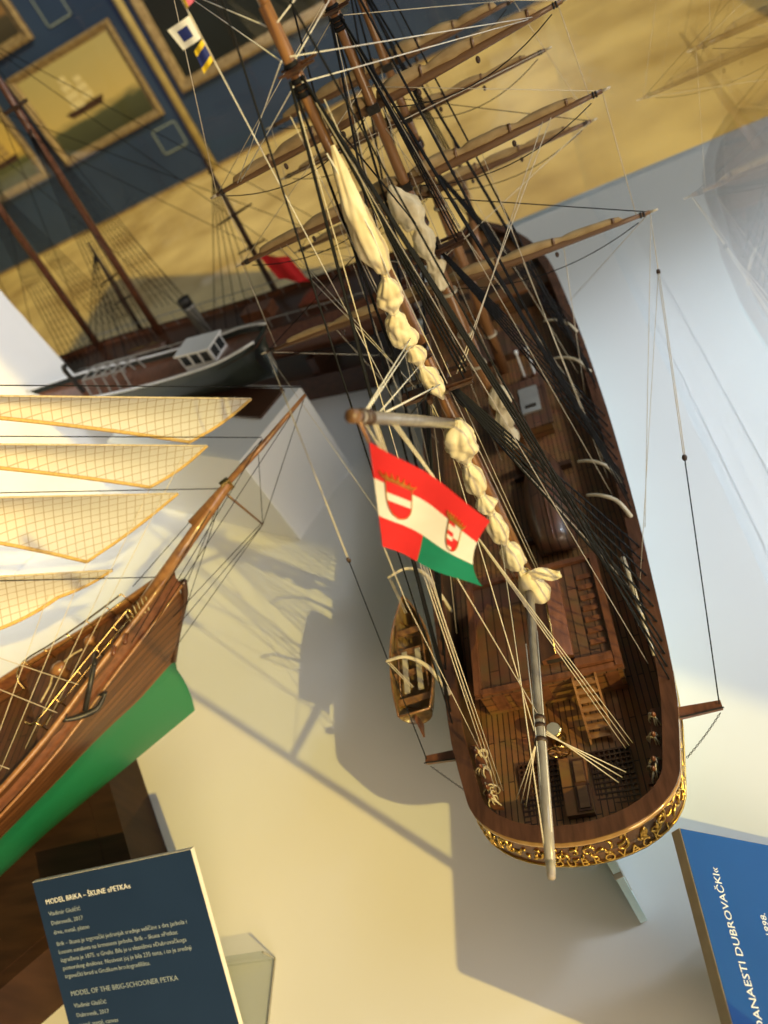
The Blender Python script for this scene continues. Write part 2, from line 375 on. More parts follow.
def xs_of(y):
    # rounded stern: an ellipse close to the end, the table elsewhere
    if y < -.20:
        a = .062; t = (y - YS) / a
        return .0950 * math.sqrt(max(0., 1 - (1 - t) ** 2.2)) if t < 1 else hb(y)
    return hb(y)
LV = [ # dz below rail (or absolute z), stern y, bow y, k stern, k mid, k bow
    ('r', 0., -.262, 0.93, .985, .98, 1.0),
    ('r', .014, -.268, 0.93, .99, .985, 1.0),
    ('r', .027, -.272, 0.929, .99, .985, 1.0),
    ('r', .034, -.271, 0.926, .985, .985, .98),
    ('r', .050, -.255, 0.922, .92, .985, .92),
    ('a', .095, -.235, .915, .62, 1.01, .78),
    ('a', .065, -.222, .907, .25, .98, .55),
    ('a', .035, -.217, .90, .08, .88, .30),
    ('a', .012, -.215, .892, .04, .55, .12),
    ('a', .001, -.214, .885, .03, .04, .04)]
def level_pt(lv, y, side):
    kind, z, y0, y1, ks, km, kb = lv
    u = (y - YS) / (YB - YS); yy = y0 + u * (y1 - y0)
    wS = max(0., 1 - (y - YS) / .34) ** 1.5 if y < YS + .34 else 0.; wB = max(0., (y - .5) / .43) ** 1.5 if y > .55 else 0.
    k = km + (ks - km) * wS + (kb - km) * wB
    return V((side * xs_of(y) * k, yy, zr(y) - z if kind == 'r' else z))
m = MB()
for side in (1, -1):
    P_ = [[level_pt(lv, y, side) for lv in LV] for y in ysamp]
    if side < 0: P_ = [list(r) for r in P_]
    m.grid(P_ if side > 0 else [r[::-1] for r in P_])
hull = m.build('hull', M['hull'], ship, True)
INS = .0125
def inner(y, side, z, ins=INS):
    """point on the rail outline moved inboard"""
    e = .002; x = xs_of(y); 
    y2 = min(max(y, YS), YB); xa = xs_of(max(y2 - e, YS)); xb = xs_of(min(y2 + e, YB))
    t = V((xb - xa, min(y2 + e, YB) - max(y2 - e, YS), 0)).normalized(); nrm = V((-t.y, t.x, 0))
    p = V((x, y, 0)) + nrm * ins
    if p.x < 0: p.x = 0.
    return V((side * p.x, p.y, z))
m = MB()   # rail cap: ring of rectangular section
for side in (1, -1):
    rg = []
    for y in ysamp:
        z = zr(y); o_ = inner(y, side, z, -.0015); i_ = inner(y, side, z, INS)
        if y == YS: o_.x = 0; i_.x = 0
        rg.append([o_ + V((0, 0, -.002)), o_ + V((0, 0, .003)), i_ + V((0, 0, .003)), i_ + V((0, 0, -.002))])
    m.rings(rg)
m.build('rail_cap', M['rail'], ship)
m = MB()
for side in (1, -1):
    m.grid([[inner(y, side, zr(y) - .001, INS - .001), inner(y, side, zr(y) - .048, INS + .001)] for y in ysamp])
m.build('bulwark', M['bulwark'], ship, True)
m = MB()
dk = [[inner(y, -1, zr(y) - .0445, INS - .004), V((0, inner(y, 1, 0, INS - .004).y, zr(y) - .0425)), inner(y, 1, zr(y) - .0445, INS - .004)] for y in ysamp]
m.grid(dk); m.build('deck', M['deck'], ship)
# mouldings and stern carving
def band_pt(y, side, h, off):
    """on the outside band between rail (h=0) and knuckle (h=1)"""
    a = level_pt(LV[0], y, side); b = level_pt(LV[2], y, side); p = lerp(a, b, h)
    e = .0015; c = level_pt(LV[0], min(y + e, 1), side); d = level_pt(LV[0], max(y - e, YS), side)
    tg = (c - d); 
    if y <= YS + 1e-6: tg = V((side, 0, 0))
    n = tg.normalized().cross((b - a).normalized())
    if n.dot(V((p.x, p.y + .1 if p.y < -.1 else 0, 0))) < 0: n = -n
    return p + n * off, tg.normalized(), n
stern_y = [y for y in ysamp if y < .0]
for h, r, nm in ((.06, .0030, 'polished_moulding'), (.99, .0010, 'gilded_moulding')):
    pts = [band_pt(y, -1, h, .0004)[0] for y in stern_y[::-1]] + [band_pt(y, 1, h, .0004)[0] for y in stern_y[1:]]
    m = MB(); m.tube(pts, r, 10); m.build(nm, M['moulding' if r > .002 else 'gold'], ship, True)
# arc-length parametrisation around the stern at mid band
arc = []
for y, sd in [(y, -1) for y in stern_y[::-1]] + [(y, 1) for y in stern_y[1:]]: arc.append((y, sd))
pos = [band_pt(y, s_, .5, 0)[0] for y, s_ in arc]; cum = [0.]
for a, b in zip(pos, pos[1:]): cum.append(cum[-1] + (b - a).length)
mid = cum[len(stern_y) - 1]
def stern_frame(s, h, off):
    d = s + mid
    for i in range(len(cum) - 1):
        if d <= cum[i + 1] or i == len(cum) - 2:
            t = (d - cum[i]) / (cum[i + 1] - cum[i]); break
    pa, pb = band_pt(*arc[i], h, off), band_pt(*arc[i + 1], h, off)
    p = lerp(pa[0], pb[0], t); q0 = band_pt(*arc[i], 0, off)[0].lerp(band_pt(*arc[i + 1], 0, off)[0], t); q1 = band_pt(*arc[i], 1, off)[0].lerp(band_pt(*arc[i + 1], 1, off)[0], t)
    tg = (pb[0] - pa[0]).normalized(); upv = (q0 - q1).normalized(); return p, tg, upv
m = MB(); random.seed(3)
s = -.135
def leaf(s0, h0, ang, ln, w0):
    pts = []
    for i in range(7):
        t = i / 6; pp, tg, u_ = stern_frame(s0, h0, .0012); a_ = ang + 1.1 * t
        pts.append(pp + tg * (ln * t * math.cos(a_)) + u_ * (ln * t * math.sin(a_)))
    m.tube(pts, [w0 * (.35 + 1.2 * math.sin(math.pi * min(1, .15 + t / 6 * .85)) ) for t in range(7)], 6)
while s < .135:   # irregular carved scrolls and leaves
    k = 1 if random.random() < .5 else -1; R0 = .0040 + random.random() * .0040; pts = []; h0 = .38 + random.random() * .22; a0 = random.random() * 3; nt_ = 3.2 + random.random() * 3
    if random.random() < .78:
        for i in range(17):
            a = a0 + i / 16 * nt_; rr = R0 * (1 - i / 16 * .8); pp, tg, u_ = stern_frame(s, h0, .0012); pts.append(pp + tg * (k * rr * math.cos(a)) + u_ * (rr * math.sin(a)))
        m.tube(pts, [.0015 - .0008 * i / 16 for i in range(17)], 6)
    for q in range(3 if abs(s) > .05 else 2): leaf(s + random.random() * .008, .25 + random.random() * .55, random.random() * 6.3, .005 + random.random() * .005, .0009)
    s += .0075 + random.random() * .005
m.build('gilded_scrollwork', M['gold'], ship, True)
m = MB(); name_txt = 'DUBROVA\u010cKI'; adv = .0108
for i, ch in enumerate(name_txt):
    vs, fs = text_geom(ch, .0120, .0006, 'CENTER')
    pp, tg, u_ = stern_frame(.026 + (i - (len(name_txt) - 1) / 2) * adv, .98, .0010); n_ = tg.cross(u_)
    if n_.y > 0: n_ = -n_
    m.add([pp + tg * v.x + u_ * v.y + n_ * v.z for v in vs], fs)
m.build('stern_lettering', M['gold'], ship)
# rudder, keel
m = MB(); m.prism([(-.0035, 0, .002), (-.0035, -.066, .003), (-.0035, -.062, .02), (-.0035, -.046, .06), (-.0035, -.026, .11), (-.0035, -.016, .115), (-.0035, -.008, .09)], (.007, 0, 0)); rud = m.build('rudder', M['palehull'], ship); rud.location = (0, -.216, 0); rud.rotation_euler = (0, 0, math.radians(17))
m = MB()
for z in (.03, .07):
    m = MB(); m.box((-.0042, -.046, z), (.0042, .002, z + .0015)); m.build('rudder_strap', M['palespar'], rud)
m = MB()   # support blocks under the keel
m = None
for y in (-.05, .35, .7):
    m = MB(); m.box((-.012, y - .015, .0004), (.012, y + .015, .006)); m.build('keel_support', M['white'], ship)

# ---- deck furniture
def dz(y): return zr(y) - .043
D0 = .1285
house = MB(); house.box((-.078, -.103, D0 - .004), (.067, .037, .1665)); hs = house.build('deckhouse', M['panel'], ship)
m = MB(); m.box((-.081, -.107, .1665), (.070, .040, .1695)); m.build('roof', M['roof'], hs)
for lo, hi in (((-.080, -.106, .1695), (-.073, .039, .175)), ((.063, -.106, .1695), (.070, .039, .175)), ((-.073, .033, .1695), (.063, .039, .174)), ((-.073, -.107, .1695), (.063, -.101, .174))):
    m = MB(); m.box(lo, hi); m.build('coaming', M['redwood'], hs)
m = MB(); m.box((.026, -.100, .1695), (.0625, -.092, .179)); m.box((.026, -.0915, .1695), (.0625, -.088, .174)); m.build('bench', M['redwood'], hs)
m = MB()
for i in range(7): m.box((.044 - .0, -.075 + i * .014, .1697), (.060, -.069 + i * .014, .1712))
m.build('roof_batten', M['redwood'], hs)
sk = MB(); sk.box((-.006, -.086, .1695), (.026, .012, .1775)); sk.prism([(-.006, -.086, .1775), (.010, -.086, .185), (.026, -.086, .1775)], (0, .098, 0)); so = sk.build('skylight', M['redwood'], hs)
m = MB(); m.box((-.001, -.0868, .1715), (.021, -.0858, .1772)); m.build('dark_opening', M['grey_dark'], so)
m = MB(); m.tube([(.010, -.086, .1855), (.010, .012, .1855)], .0011, 6); m.build('ridge_bar', M['brass'], so, True)
for x in (-.066, -.046, -.02, .05):
    m = MB(); m.box((x, -.1045, .133), (x + .013, -.1028, .162)); m.build('door_panel', M['redwood'], hs)
# ladder
for x in (.019, .041):
    m = MB(); m.prism([(x, -.106, .172), (x, -.112, .172), (x, -.158, D0 + .001), (x, -.152, D0 + .001)], (.002, 0, 0)); m.build('ladder_stringer', M['mast'], ship)
m = MB()
for i in range(7):
    t = (i + .6) / 7.3; y = -.109 - t * .046; z = .172 - t * .043; m.box((.021, y - .003, z - .0006), (.041, y + .003, z + .0006))
m.build('ladder_steps', M['mast'], ship)
# binnacle, wheel, gear box
m = MB(); m.lathe([(.008, 0), (.0085, .003), (.005, .005), (.0045, .014), (.008, .016), (.0085, .021), (.0075, .0225), (.001, .023)], (-.0105, -.146, D0), 'z', 20); bn = m.build('binnacle', M['brass'], ship, True)
m = MB(); m.lathe([(.0005, .0), (.0068, .0), (.0068, .0008), (.0005, .001)], (-.0105, -.146, D0 + .0226), 'z', 20); m.build('compass_glass', M['funnel'], bn)
m = MB(); c = V((-.010, -.166, D0 + .015)); n_ = 24
m.tube([c + V((.0105 * math.cos(2 * math.pi * i / n_), 0, .0105 * math.sin(2 * math.pi * i / n_))) for i in range(n_)], .0011, 6, True)
wh = m.build('steering_wheel', M['brass'], ship, True)
m = MB()
for i in range(8):
    a = 2 * math.pi * i / 8; d = V((math.cos(a), 0, math.sin(a))); m.tube([c, c + d * .012, c + d * .0145], [.0007, .0007, .001], 5)
m.lathe([(.0025, -.0015), (.0025, .0015)], c, 'y', 10); m.build('wheel_spokes', M['mast'], wh, True)
m = MB(); m.box((-.0125, -.226, D0 - .003), (.0125, -.172, D0 + .012)); gb = m.build('steering_gear_box', M['panel'], ship)
m = MB(); m.box((-.0005, -.224, D0 + .012), (.0115, -.175, D0 + .014)); m.build('box_lid', M['rail'], gb)
for y in (-.222, -.198):
    m = MB(); m.box((.0015, y, D0 + .014), (.010, y + .020, D0 + .0155)); m.build('lid_panel', M['palespar'] if 0 else M['yard'], gb)
for xa, xb in ((.0155, .054), (-.054, -.0155)):   # gratings each side of the box
    m = MB(); y0, y1 = -.222, -.166
    for i in range(9): x = xa + (xb - xa) * i / 8; m.box((x - .0008, y0, D0 - .0005), (x + .0008, y1, D0 + .002))
    for i in range(12): y = y0 + (y1 - y0) * i / 11; m.box((xa, y - .0008, D0), (xb, y + .0008, D0 + .0024))
    gr = m.build('grating', M['darkwood'], ship)
    m = MB(); m.box((xa, y0, D0 - .003), (xb, y1, D0 - .001)); m.build('grating_pit', M['grey_dark'], gr)  # dark sheet giving the shade under the lattice
# coils of rope on the quarter pin rails
def pin_rail(side, ys):
    for y in ys:
        p = inner(y, side, zr(y) - .008, .020)
        m = MB(); m.lathe([(.0006, -.009), (.0011, -.006), (.0011, .004), (.0019, .005), (.0021, .009), (.0012, .012), (.0003, .0125)], p, 'z', 10); m.build('belaying_pin', M['redwood'], ship, True)
        m = MB(); random.seed(int(y * 1000) + 500 + side)
        for k in range(5):
            pts = []; n_ = 16; rx = .0042 + random.random() * .003; rz = .007 + random.random() * .004; a0 = random.random() * 3; off = V(((random.random() - .5) * .005, (random.random() - .5) * .006, (random.random() - .4) * .003))
            for i in range(n_):
                a = 2 * math.pi * i / n_; pts.append(p + off + V((rx * math.cos(a) * math.cos(a0), rx * math.cos(a) * math.sin(a0), -.004 + rz * math.sin(a))))
            m.tube(pts, .0007, 5, True)
        m.build('rope_coil', M['coir'], ship, True)
    a = ys[0] + .012; b = ys[-1] - .012
    m = MB(); pts = [inner(a + (b - a) * i / 8, side, zr(a) - .009, .020) for i in range(9)]
    R = [[q + V((0, -.001, -.002)) + V((-side * .004, 0, 0)), q + V((side * .006, 0, -.002)), q + V((side * .006, 0, .001)), q + V((-side * .004, 0, .001))] for q in pts]
    m.rings(R); m.build('pin_rail', M['redwood'], ship)
pin_rail(1, [-.165, -.185, -.203, -.219]); pin_rail(-1, [-.168, -.186, -.203, -.219])
# upturned boat on the deck ahead of the house
m = MB(); R = []
for i in range(15):
    t = i / 14; y = .085 + .19 * t; w_ = .032 * (math.sin(math.pi * min(1, .16 + t * .84)) ** .6 if t < 1 else 0.) + .0005; h_ = .034 * math.sin(math.pi * (.14 + .84 * t)) ** .5 + .002
    R.append([V((.028 + w_ * math.cos(a), y, dz(y) + .008 + h_ * math.sin(a))) for a in [math.pi * j / 12 for j in range(13)]])
m.rings(R); ub = m.build('upturned_boat', M['roof'], ship, True)
m = MB(); m.tube([(.028, .085 + .19 * i / 14, dz(.1) + .010 + .034 * math.sin(math.pi * (.14 + .84 * i / 14)) ** .5) for i in range(15)], .0012, 6); m.build('keel_strip', M['redwood'], ub, True)
for y in (.115, .235):
    m = MB(); m.box((-.012, y, dz(y) - .002), (.066, y + .008, dz(y) + .008)); m.build('boat_skid', M['darkwood'], ship)
# fore deckhouse, hatch, bollards, pumps
m = MB(); m.box((-.028, .315, dz(.36) - .004), (.055, .425, dz(.36) + .020)); fh = m.build('deckhouse', M['panel'], ship)
m = MB(); m.box((-.031, .312, dz(.36) + .020), (.058, .428, dz(.36) + .0235)); m.build('roof', M['roof'], fh)
m = MB(); m.box((.018, .345, dz(.36) + .0235), (.046, .405, dz(.36) + .026)); hb_ = m.build('hatch_cover', M['funnel'], fh)
m = MB(); m.box((.024, .355, dz(.36) + .026), (.040, .362, dz(.36) + .0268)); m.build('dark_opening', M['grey_dark'], hb_)
for x in (.030, .046):
    m = MB(); m.lathe([(.004, 0), (.004, .004), (.0022, .005), (.002, .05), (.0032, .052), (.0032, .056), (.001, .057)], (x, .46, dz(.46)), 'z', 12); m.build('ventilator', M['white'], ship, True)
    m = MB(); m.lathe([(.0055, 0), (.0055, .006), (.004, .007)], (x, .46, dz(.46)), 'z', 12); m.build('ventilator_base', M['redwood'], ship, True)
m = MB(); m.box((-.045, .525, dz(.6) - .003), (.045, .60, dz(.6) + .010)); m.build('cargo_hatch', M['roof'], ship)
fc = MB(); fc.grid([[V((-1 * max(0, xs_of(y) - .012), y, zr(y) - .010)), V((0, y, zr(y) - .008)), V((max(0, xs_of(y) - .012), y, zr(y) - .010))] for y in (.655, .70, .75, .80, .84, .88, .90)])
fc.box((-.108, .656, dz(.66) - .003), (.108, .662, zr(.66) - .009)); fo_ = fc.build('forecastle', M['panel'], ship)
for x in (-.07, -.01, .045):
    m = MB(); m.box((x, .6545, dz(.66)), (x + .026, .6565, zr(.66) - .014)); m.build('dark_doorway', M['grey_dark'], fo_)
# quarter bumpkins with chains
for side in (1, -1):
    y = -.155
    m = MB(); m.prism([(side * .098, y - .005, .149), (side * .098, y + .006, .149), (side * .143, y + .0045, .150), (side * .143, y - .003, .150)], (0, 0, .005)); b_ = m.build('bumpkin', M['redwood'], ship)
    m = MB(); pts = [V((side * (.140 - .039 * t), y - .004 - .033 * t, .148 - .006 * t - .012 * t * (1 - t))) for t in [i / 22 for i in range(23)]]
    for i, (a, b) in enumerate(zip(pts, pts[1:])):
        c_ = (a + b) / 2; d = (b - a).normalized(); u_ = d.cross(V((0, 0, 1))).normalized(); w_ = u_ if i % 2 else d.cross(u_)
        m.tube([c_ + d * (.0013 * math.cos(q)) + w_ * (.0008 * math.sin(q)) for q in [2 * math.pi * k / 8 for k in range(8)]], .0003, 4, True)
    m.build('chain', M['iron'], b_)
    m = MB(); m.tube([(side * .100, y - .0055, .1555), (side * .144, y - .0035, .1558)], .0007, 5); m.build('iron_rod', M['iron'], b_)
# inboard turned davits on the starboard side, outboard ones on the port side
def davit(pts, r0=.0030, mat='palespar'):
    m = MB(); q = crom(pts, 6); n_ = len(q); m.tube(q, [r0 * (1 - .45 * i / (n_ - 1)) for i in range(n_)], 8); return m.build('davit', M[mat], ship, True)
for y in (.105, .165): davit([(.121, y - .035, .150), (.118, y - .030, .172), (.108, y - .012, .186), (.092, y, .190), (.078, y + .012, .184)])
for y in (.395, .50): davit([(.128, y - .035, .150), (.124, y - .03, .170), (.112, y - .012, .182), (.096, y, .186), (.082, y + .012, .182)])
davit([(.097, .012, .185), (.0985, -.03, .184), (.099, -.07, .181), (.0995, -.105, .176)], .0026)
DV = []
for y0, y1 in ((.030, .014), (-.092, -.094)):
    davit([(-.108, y0 - .004, .150), (-.109, y0 - .002, .185), (-.1125, y0, .222), (-.125, (y0 + y1) / 2, .247), (-.146, y1, .249)], .0028); DV.append(V((-.1445, y1, .2485)))
# ---- channels and deadeyes
MAST = {'mizzen': 0., 'main': .2575, 'fore': .50}
def rail_out(y, side, z=None): return inner(y, side, zr(y) - .004 if z is None else z, -.006)
# ---- masts
def lathe_mast(name, pts, mat='mast'):
    m = MB(); m.tube([p for p, r in pts], [r for p, r in pts], 14); return m.build(name, M[mat], ship, True)
TOPS = {'mizzen': (.476, .726), 'main': (.471, .711), 'fore': (.471, .711)}
for nm, y in MAST.items():
    zt, zc = TOPS[nm]; k = .80 if nm == 'mizzen' else 1.05
    ml = lathe_mast('lower_mast', [(V((0, y, .115)), .0080 * k), (V((0, y, .3)), .0076 * k), (V((0, y, zt + .035)), .0062 * k)])
    if nm != 'mizzen':
        for z in (.2, .313, .36, .417):
            m = MB(); m.lathe([(.0084 * k, -.0016), (.0098 * k, -.0014), (.0098 * k, .0014), (.0084 * k, .0016)], (0, y, z), 'z', 16); m.build('mast_hoop', M['palespar'], ml, True)
    yt = y + .010
    mt = lathe_mast('topmast', [(V((0, yt, zt - .012)), .0058 * k), (V((0, yt, .6)), .0053 * k), (V((0, yt, zc + .03)), .0042 * k)])
    mg = lathe_mast('topgallant_mast', [(V((0, yt + .007, zc - .015)), .0047 * k), (V((0, yt + .007, .80)), .0042 * k), (V((0, yt + .007, .95)), .0020 * k)])
    # fighting top: trestle trees, crosstrees and planked platform
    m = MB(); w_ = .031 if nm == 'mizzen' else .038
    m.prism([(-w_, y - .012, zt), (w_, y - .012, zt), (w_ * .96, y - .001, zt), (-w_ * .96, y - .001, zt)], (0, 0, .0022)); tp = m.build('mast_top', M['darkwood'], ship)
    m = MB()
    for x in (-.008, .008): m.box((x - .0015, y - .02, zt - .005), (x + .0015, y + .026, zt))
    for yy in (y - .012, y + .014): m.box((-w_ * .95, yy - .0015, zt - .003), (w_ * .95, yy + .0015, zt))
    m.build('trestle_tree', M['darkwood'], tp)
    m = MB(); m.lathe([(.0078 * k, -.004), (.0088 * k, -.003), (.0088 * k, .003), (.0078 * k, .004)], (0, y + .002, zt + .03), 'z', 14); m.cbox((0, y + .006, zt + .032), (.014, .024, .006)); m.build('mast_cap', M['darkwood'], tp, True)
    m = MB()
    for yy in (yt - .006, yt + .008): m.tube([(-.009, yy - .002, zc - .005), (0, yy, zc - .006), (.016, yy - .003, zc - .005)], [.0008, .0013, .0009], 6)
    m.cbox((0, yt + .003, zc - .006), (.009, .02, .004)); m.build('crosstree', M['darkwood'], ship)
    m = MB()
    for dzz in (-.012, -.016, -.020, -.003): m.lathe([(.0050 * k, -.0018), (.0064 * k, 0), (.0050 * k, .0018)], (0, yt, zc + dzz), 'z', 12)
    m.build('rope_seizing', M['blackrope'], ship, True)
    m = MB()
    for dzz in (-.005, -.009, -.013): m.lathe([(.0064 * k, -.002), (.0082 * k, 0), (.0064 * k, .002)], (0, y, zt + .012 + dzz * .6), 'z', 12)
    m.build('rope_seizing', M['blackrope'], ship, True)
# ---- standing rigging
def rig(nm, feet, tfeet, back):
    y = MAST[nm]; zt, zc = TOPS[nm]; yt = y + .010; w_ = .029 if nm == 'mizzen' else .036
    for side in (1, -1):
        L_ = []
        for i, fy in enumerate(feet):
            top = V((side * .006, y - .002 - i * .0012, zt + .008)); ft = inner(fy, side, zr(fy) + .003, .004)
            rope('shroud', top, ft, .00105, 'blackrope', ship); L_.append((top, ft))
            m = MB(); m.lathe([(.0004, -.0009), (.0021, -.0007), (.0021, .0007), (.0004, .0009)], ft + (top - ft).normalized() * .006, 'x', 10); m.build('deadeye', M['blackrope'], ship, True)
        m = MB()
        for k in range(1, 26):
            t = k / 27; pts = [lerp(a, b, t) for a, b in L_]
            m.tube(pts, .0005, 4)
        m.build('ratlines', M['blackrope'], ship)
        T_ = []
        for i, dy in enumerate(tfeet):
            top = V((side * .004, yt - .001, zc - .014)); ft = V((side * w_ * (.98 - .05 * i), y + dy, zt + .003))
            rope('topmast_shroud', top, ft, .0010, 'blackrope', ship); T_.append((top, ft))
        m = MB()
        for k in range(1, 16): m.tube([lerp(a, b, k / 16.) for a, b in T_], .00025, 4)
        m.build('ratlines', M['blackrope'], ship)
        for i, fy in enumerate(back):
            top = V((side * .004, yt - .004, zc - .010)) if i < 3 else V((side * .003, yt + .004, .86)); ft = inner(fy, side, zr(fy) + .003, .003)
            rope('backstay', top, ft, .0011 if i < 3 else .0008, 'blackrope', ship)
rig('mizzen', [.028, .009, -.010, -.029, -.048, -.066], [.012, .004, -.004, -.012], [-.088, -.102, -.116, -.13])
rig('main', [.262, .240, .218, .196, .174, .152], [.016, .006, -.004, -.014], [.136, .124, .112, .100, .088])
rig('fore', [.505, .483, .461, .439, .417, .395], [.016, .006, -.004, -.014], [.380, .366, .352, .338, .324])
for a, b, r in (((0, .004, .47), (0, .245, .18), .0011), ((0, .012, .712), (0, .262, .485), .0008), ((0, .018, .90), (0, .27, .72), .0006), ((0, .262, .465), (0, .49, .17), .0012), ((0, .272, .70), (0, .505, .485), .0009), ((0, .505, .465), (0, .93, .20), .0012), ((0, .513, .70), (0, 1.12, .238), .0009), ((0, .52, .9), (0, 1.22, .258), .0007)):
    rope('stay', a, b, r, 'blackrope', ship)
m = MB(); m.tube([(0, .80, .178), (0, .97, .205), (0, 1.24, .262)], [.009, .008, .003], 12); m.build('bowsprit', M['mast'], ship, True)

# ---- yards with furled sails
def yard(yc, L, R, r0=.0048, fl=1., foot=True, ym=None):
    """yard between tip points L and R at fore-aft position yc"""
    a, b = V((L[0], yc, L[1])), V((R[0], yc, R[1])); n_ = 17; ax = (b - a).normalized()
    m = MB(); m.tube([lerp(a, b, i / 16) for i in range(n_)], [r0 * (.42 + .58 * (1 - abs(i / 8 - 1) ** 2.0)) for i in range(n_)], 12)
    yo = m.build('yard', M['yard'], ship, True)
    for t, o in ((.0, -1), (1., 1)):
        p = lerp(a, b, t)
        m = MB(); m.tube([p, p + ax * (o * .008)], [.0014, .0012], 8); m.build('yard_tip', M['palespar'], yo, True)
        m = MB()
        for q in (.012, .019): m.tube([lerp(a, b, abs(t - q)), lerp(a, b, abs(t - q - .004))], r0 * .62, 10)
        m.build('yardarm_band', M['iron'], yo, True)
    up_ = V((0, .35, .94)).normalized()
    for lo, hi in ((.06, .485), (.515, .94)):   # a bundle of cloth each side of the mast, gathered by gaskets
        N = 46; gk = 6; C_ = []; RR = []
        for i in range(N + 1):
            t = i / N; g = abs(math.sin(math.pi * gk * t * .5)) ** .5; u = lo + (hi - lo) * t
            prof = (.45 + .55 * (1 - abs(2 * u - 1) ** 1.4)) * fl
            rad = (.0030 + .0030 * g) * prof * (1 if .01 < t < .99 else .4)
            C_.append(lerp(a, b, u) + up_ * (r0 * .60 * (.5 + .5 * (1 - abs(2 * u - 1))) + rad * .75)); RR.append(rad)
        random.seed(int(abs(L[0]) * 1e4) + int(lo * 10)); ph = random.random() * 9
        m = MB(); m.tube(C_, RR, 14, prof=lambda i, j: 1 + .16 * math.sin(j * 2.7 + ph) + .25 * noise.noise(V((i * .23, j * .6, ph))))
        m.build('furled_sail', M['sail2'], yo, True)
        for k in range(1, gk // 2 + 1):
            i = int(N * k / (gk // 2)) - 1; i = max(1, min(N - 2, i)); m = MB(); m.tube([C_[i - 1] + (C_[i] - C_[i - 1]) * .2, C_[i]], [RR[i] * 1.25] * 2, 10); m.build('gasket', M['yard'], yo, True)
    if foot:
        for s0, s1 in ((.03, .47), (.53, .97)):
            pts = [lerp(a, b, s0 + (s1 - s0) * i / 12) - V((0, .006, .004 + .020 * 4 * (i / 12) * (1 - i / 12))) for i in range(13)]
            m = MB(); m.tube(pts, .00055, 5); m.build('footrope', M['blackrope'], yo, True)
    for t in (.22, .40, .62, .78):
        p = lerp(a, b, t) - V((0, .003, r0 + .003)); block_at(p, yo)
    return a, b, yo
Y_ = {}
Y_['F'] = yard(.27, (-.2354, .4253), (.2249, .411), .0052)
Y_['D'] = yard(.27, (-.2024, .5354), (.2033, .5449), .0050, 1.15)
Y_['B'] = yard(.27, (-.1856, .6111), (.1865, .6293), .0047, 1.2)
Y_['T'] = yard(.275, (-.125, .775), (.125, .780), .0038, 1.1)
Y_['fE'] = yard(.513, (-.214, .435), (.2132, .4355), .0052, 1.1)
Y_['fC'] = yard(.513, (-.181, .533), (.1804, .5355), .0048, .9)
Y_['fA'] = yard(.513, (-.1661, .5957), (.1599, .599), .0046, 1.3)
# slings tying each yard to its mast
m = MB()
for k, ym in (('F', .262), ('D', .2675), ('B', .2675), ('T', .272), ('fE', .505), ('fC', .51), ('fA', .51)):
    a, b, _ = Y_[k]; c_ = (a + b) / 2; m.cbox((0, ym, c_.z), (.012, .014, .008))
m.build('yard_sling', M['iron'], ship)

# ---- bunched sails along the masts
def bunch(name, path, radii, mat='sail', seed=0, n=44, parent=ship, k=10):
    C_ = crom(path, k); N = len(C_); RR = []
    for i in range(N):
        t = i / (N - 1) * (len(radii) - 1); j = min(int(t), len(radii) - 2); q = t - j; q = q * q * (3 - 2 * q); RR.append(radii[j] * (1 - q) + radii[j + 1] * q)
    def fold_at(i, j):
        a = 2 * math.pi * j / n; cx_, sx_ = math.cos(a), math.sin(a)
        r_ = abs(math.sin(2.5 * a + seed + .09 * i + .8 * noise.noise(V((i * .10, seed, 0)))))
        q_ = abs(math.sin(4.5 * a - seed * 2 - .13 * i))
        return 1 + .17 * (r_ - .62) + .10 * (q_ - .6) + .18 * noise.noise(V((i * .13 + seed * 7, cx_ * 1.3, sx_ * 1.3))) + .05 * noise.noise(V((i * .5, cx_ * 3 + seed, sx_ * 3)))
    m = MB(); m.tube(C_, RR, n, prof=fold_at)
    o = m.build(name, M[mat], parent, True); return o, C_, RR
def pinched(ts, big, tiny):
    return [x for pair in zip(big, tiny) for x in pair]
yo_ = -.0135
def shift(pts, dx): return [p + V((dx, 0, 0)) for p in pts]
mz = [V((.004, yo_ + .006, .676)), V((.002, yo_, .655)), V((0, yo_, .63)), V((0, yo_, .607)), V((.001, yo_, .592)), V((0, yo_, .585)), V((-.002, yo_, .573)), V((-.004, yo_, .566)), V((-.006, yo_, .556)), V((-.007, yo_, .549)), V((-.008, yo_, .540)), V((-.006, yo_, .531)), V((-.006, yo_, .523)), V((-.004, yo_, .515)), V((-.005, yo_, .504)), V((-.003, yo_, .494)), V((-.001, yo_, .482)), V((0, yo_, .468))]
b1 = bunch('furled_topsail', shift(mz, .002), [.0014, .0050, .0082, .0100, .0062, .0024, .0088, .0092, .0036, .0078, .0086, .0098, .0036, .0080, .0024, .0074, .0068, .0012], seed=1)
m = MB(); m.tube([V((.002, yo_ - .001, .675)), V((.008, yo_ - .007, .62)), V((.006, yo_ - .007, .585))], .0006, 5); m.build('bolt_rope', M['whiterope'], b1[0], True)
lo_ = [V((.003, -.017, .446)), V((-.002, -.019, .432)), V((-.004, -.018, .420)), V((-.006, -.016, .407)), V((-.007, -.016, .396)), V((-.007, -.016, .383)), V((-.008, -.016, .368)), V((-.008, -.016, .356)), V((-.008, -.016, .342)), V((-.007, -.016, .330)), V((-.008, -.016, .314)), V((-.008, -.016, .300)), V((-.007, -.016, .285)), V((-.006, -.016, .270)), V((-.006, -.016, .254)), V((-.005, -.016, .243)), V((-.004, -.017, .236))]
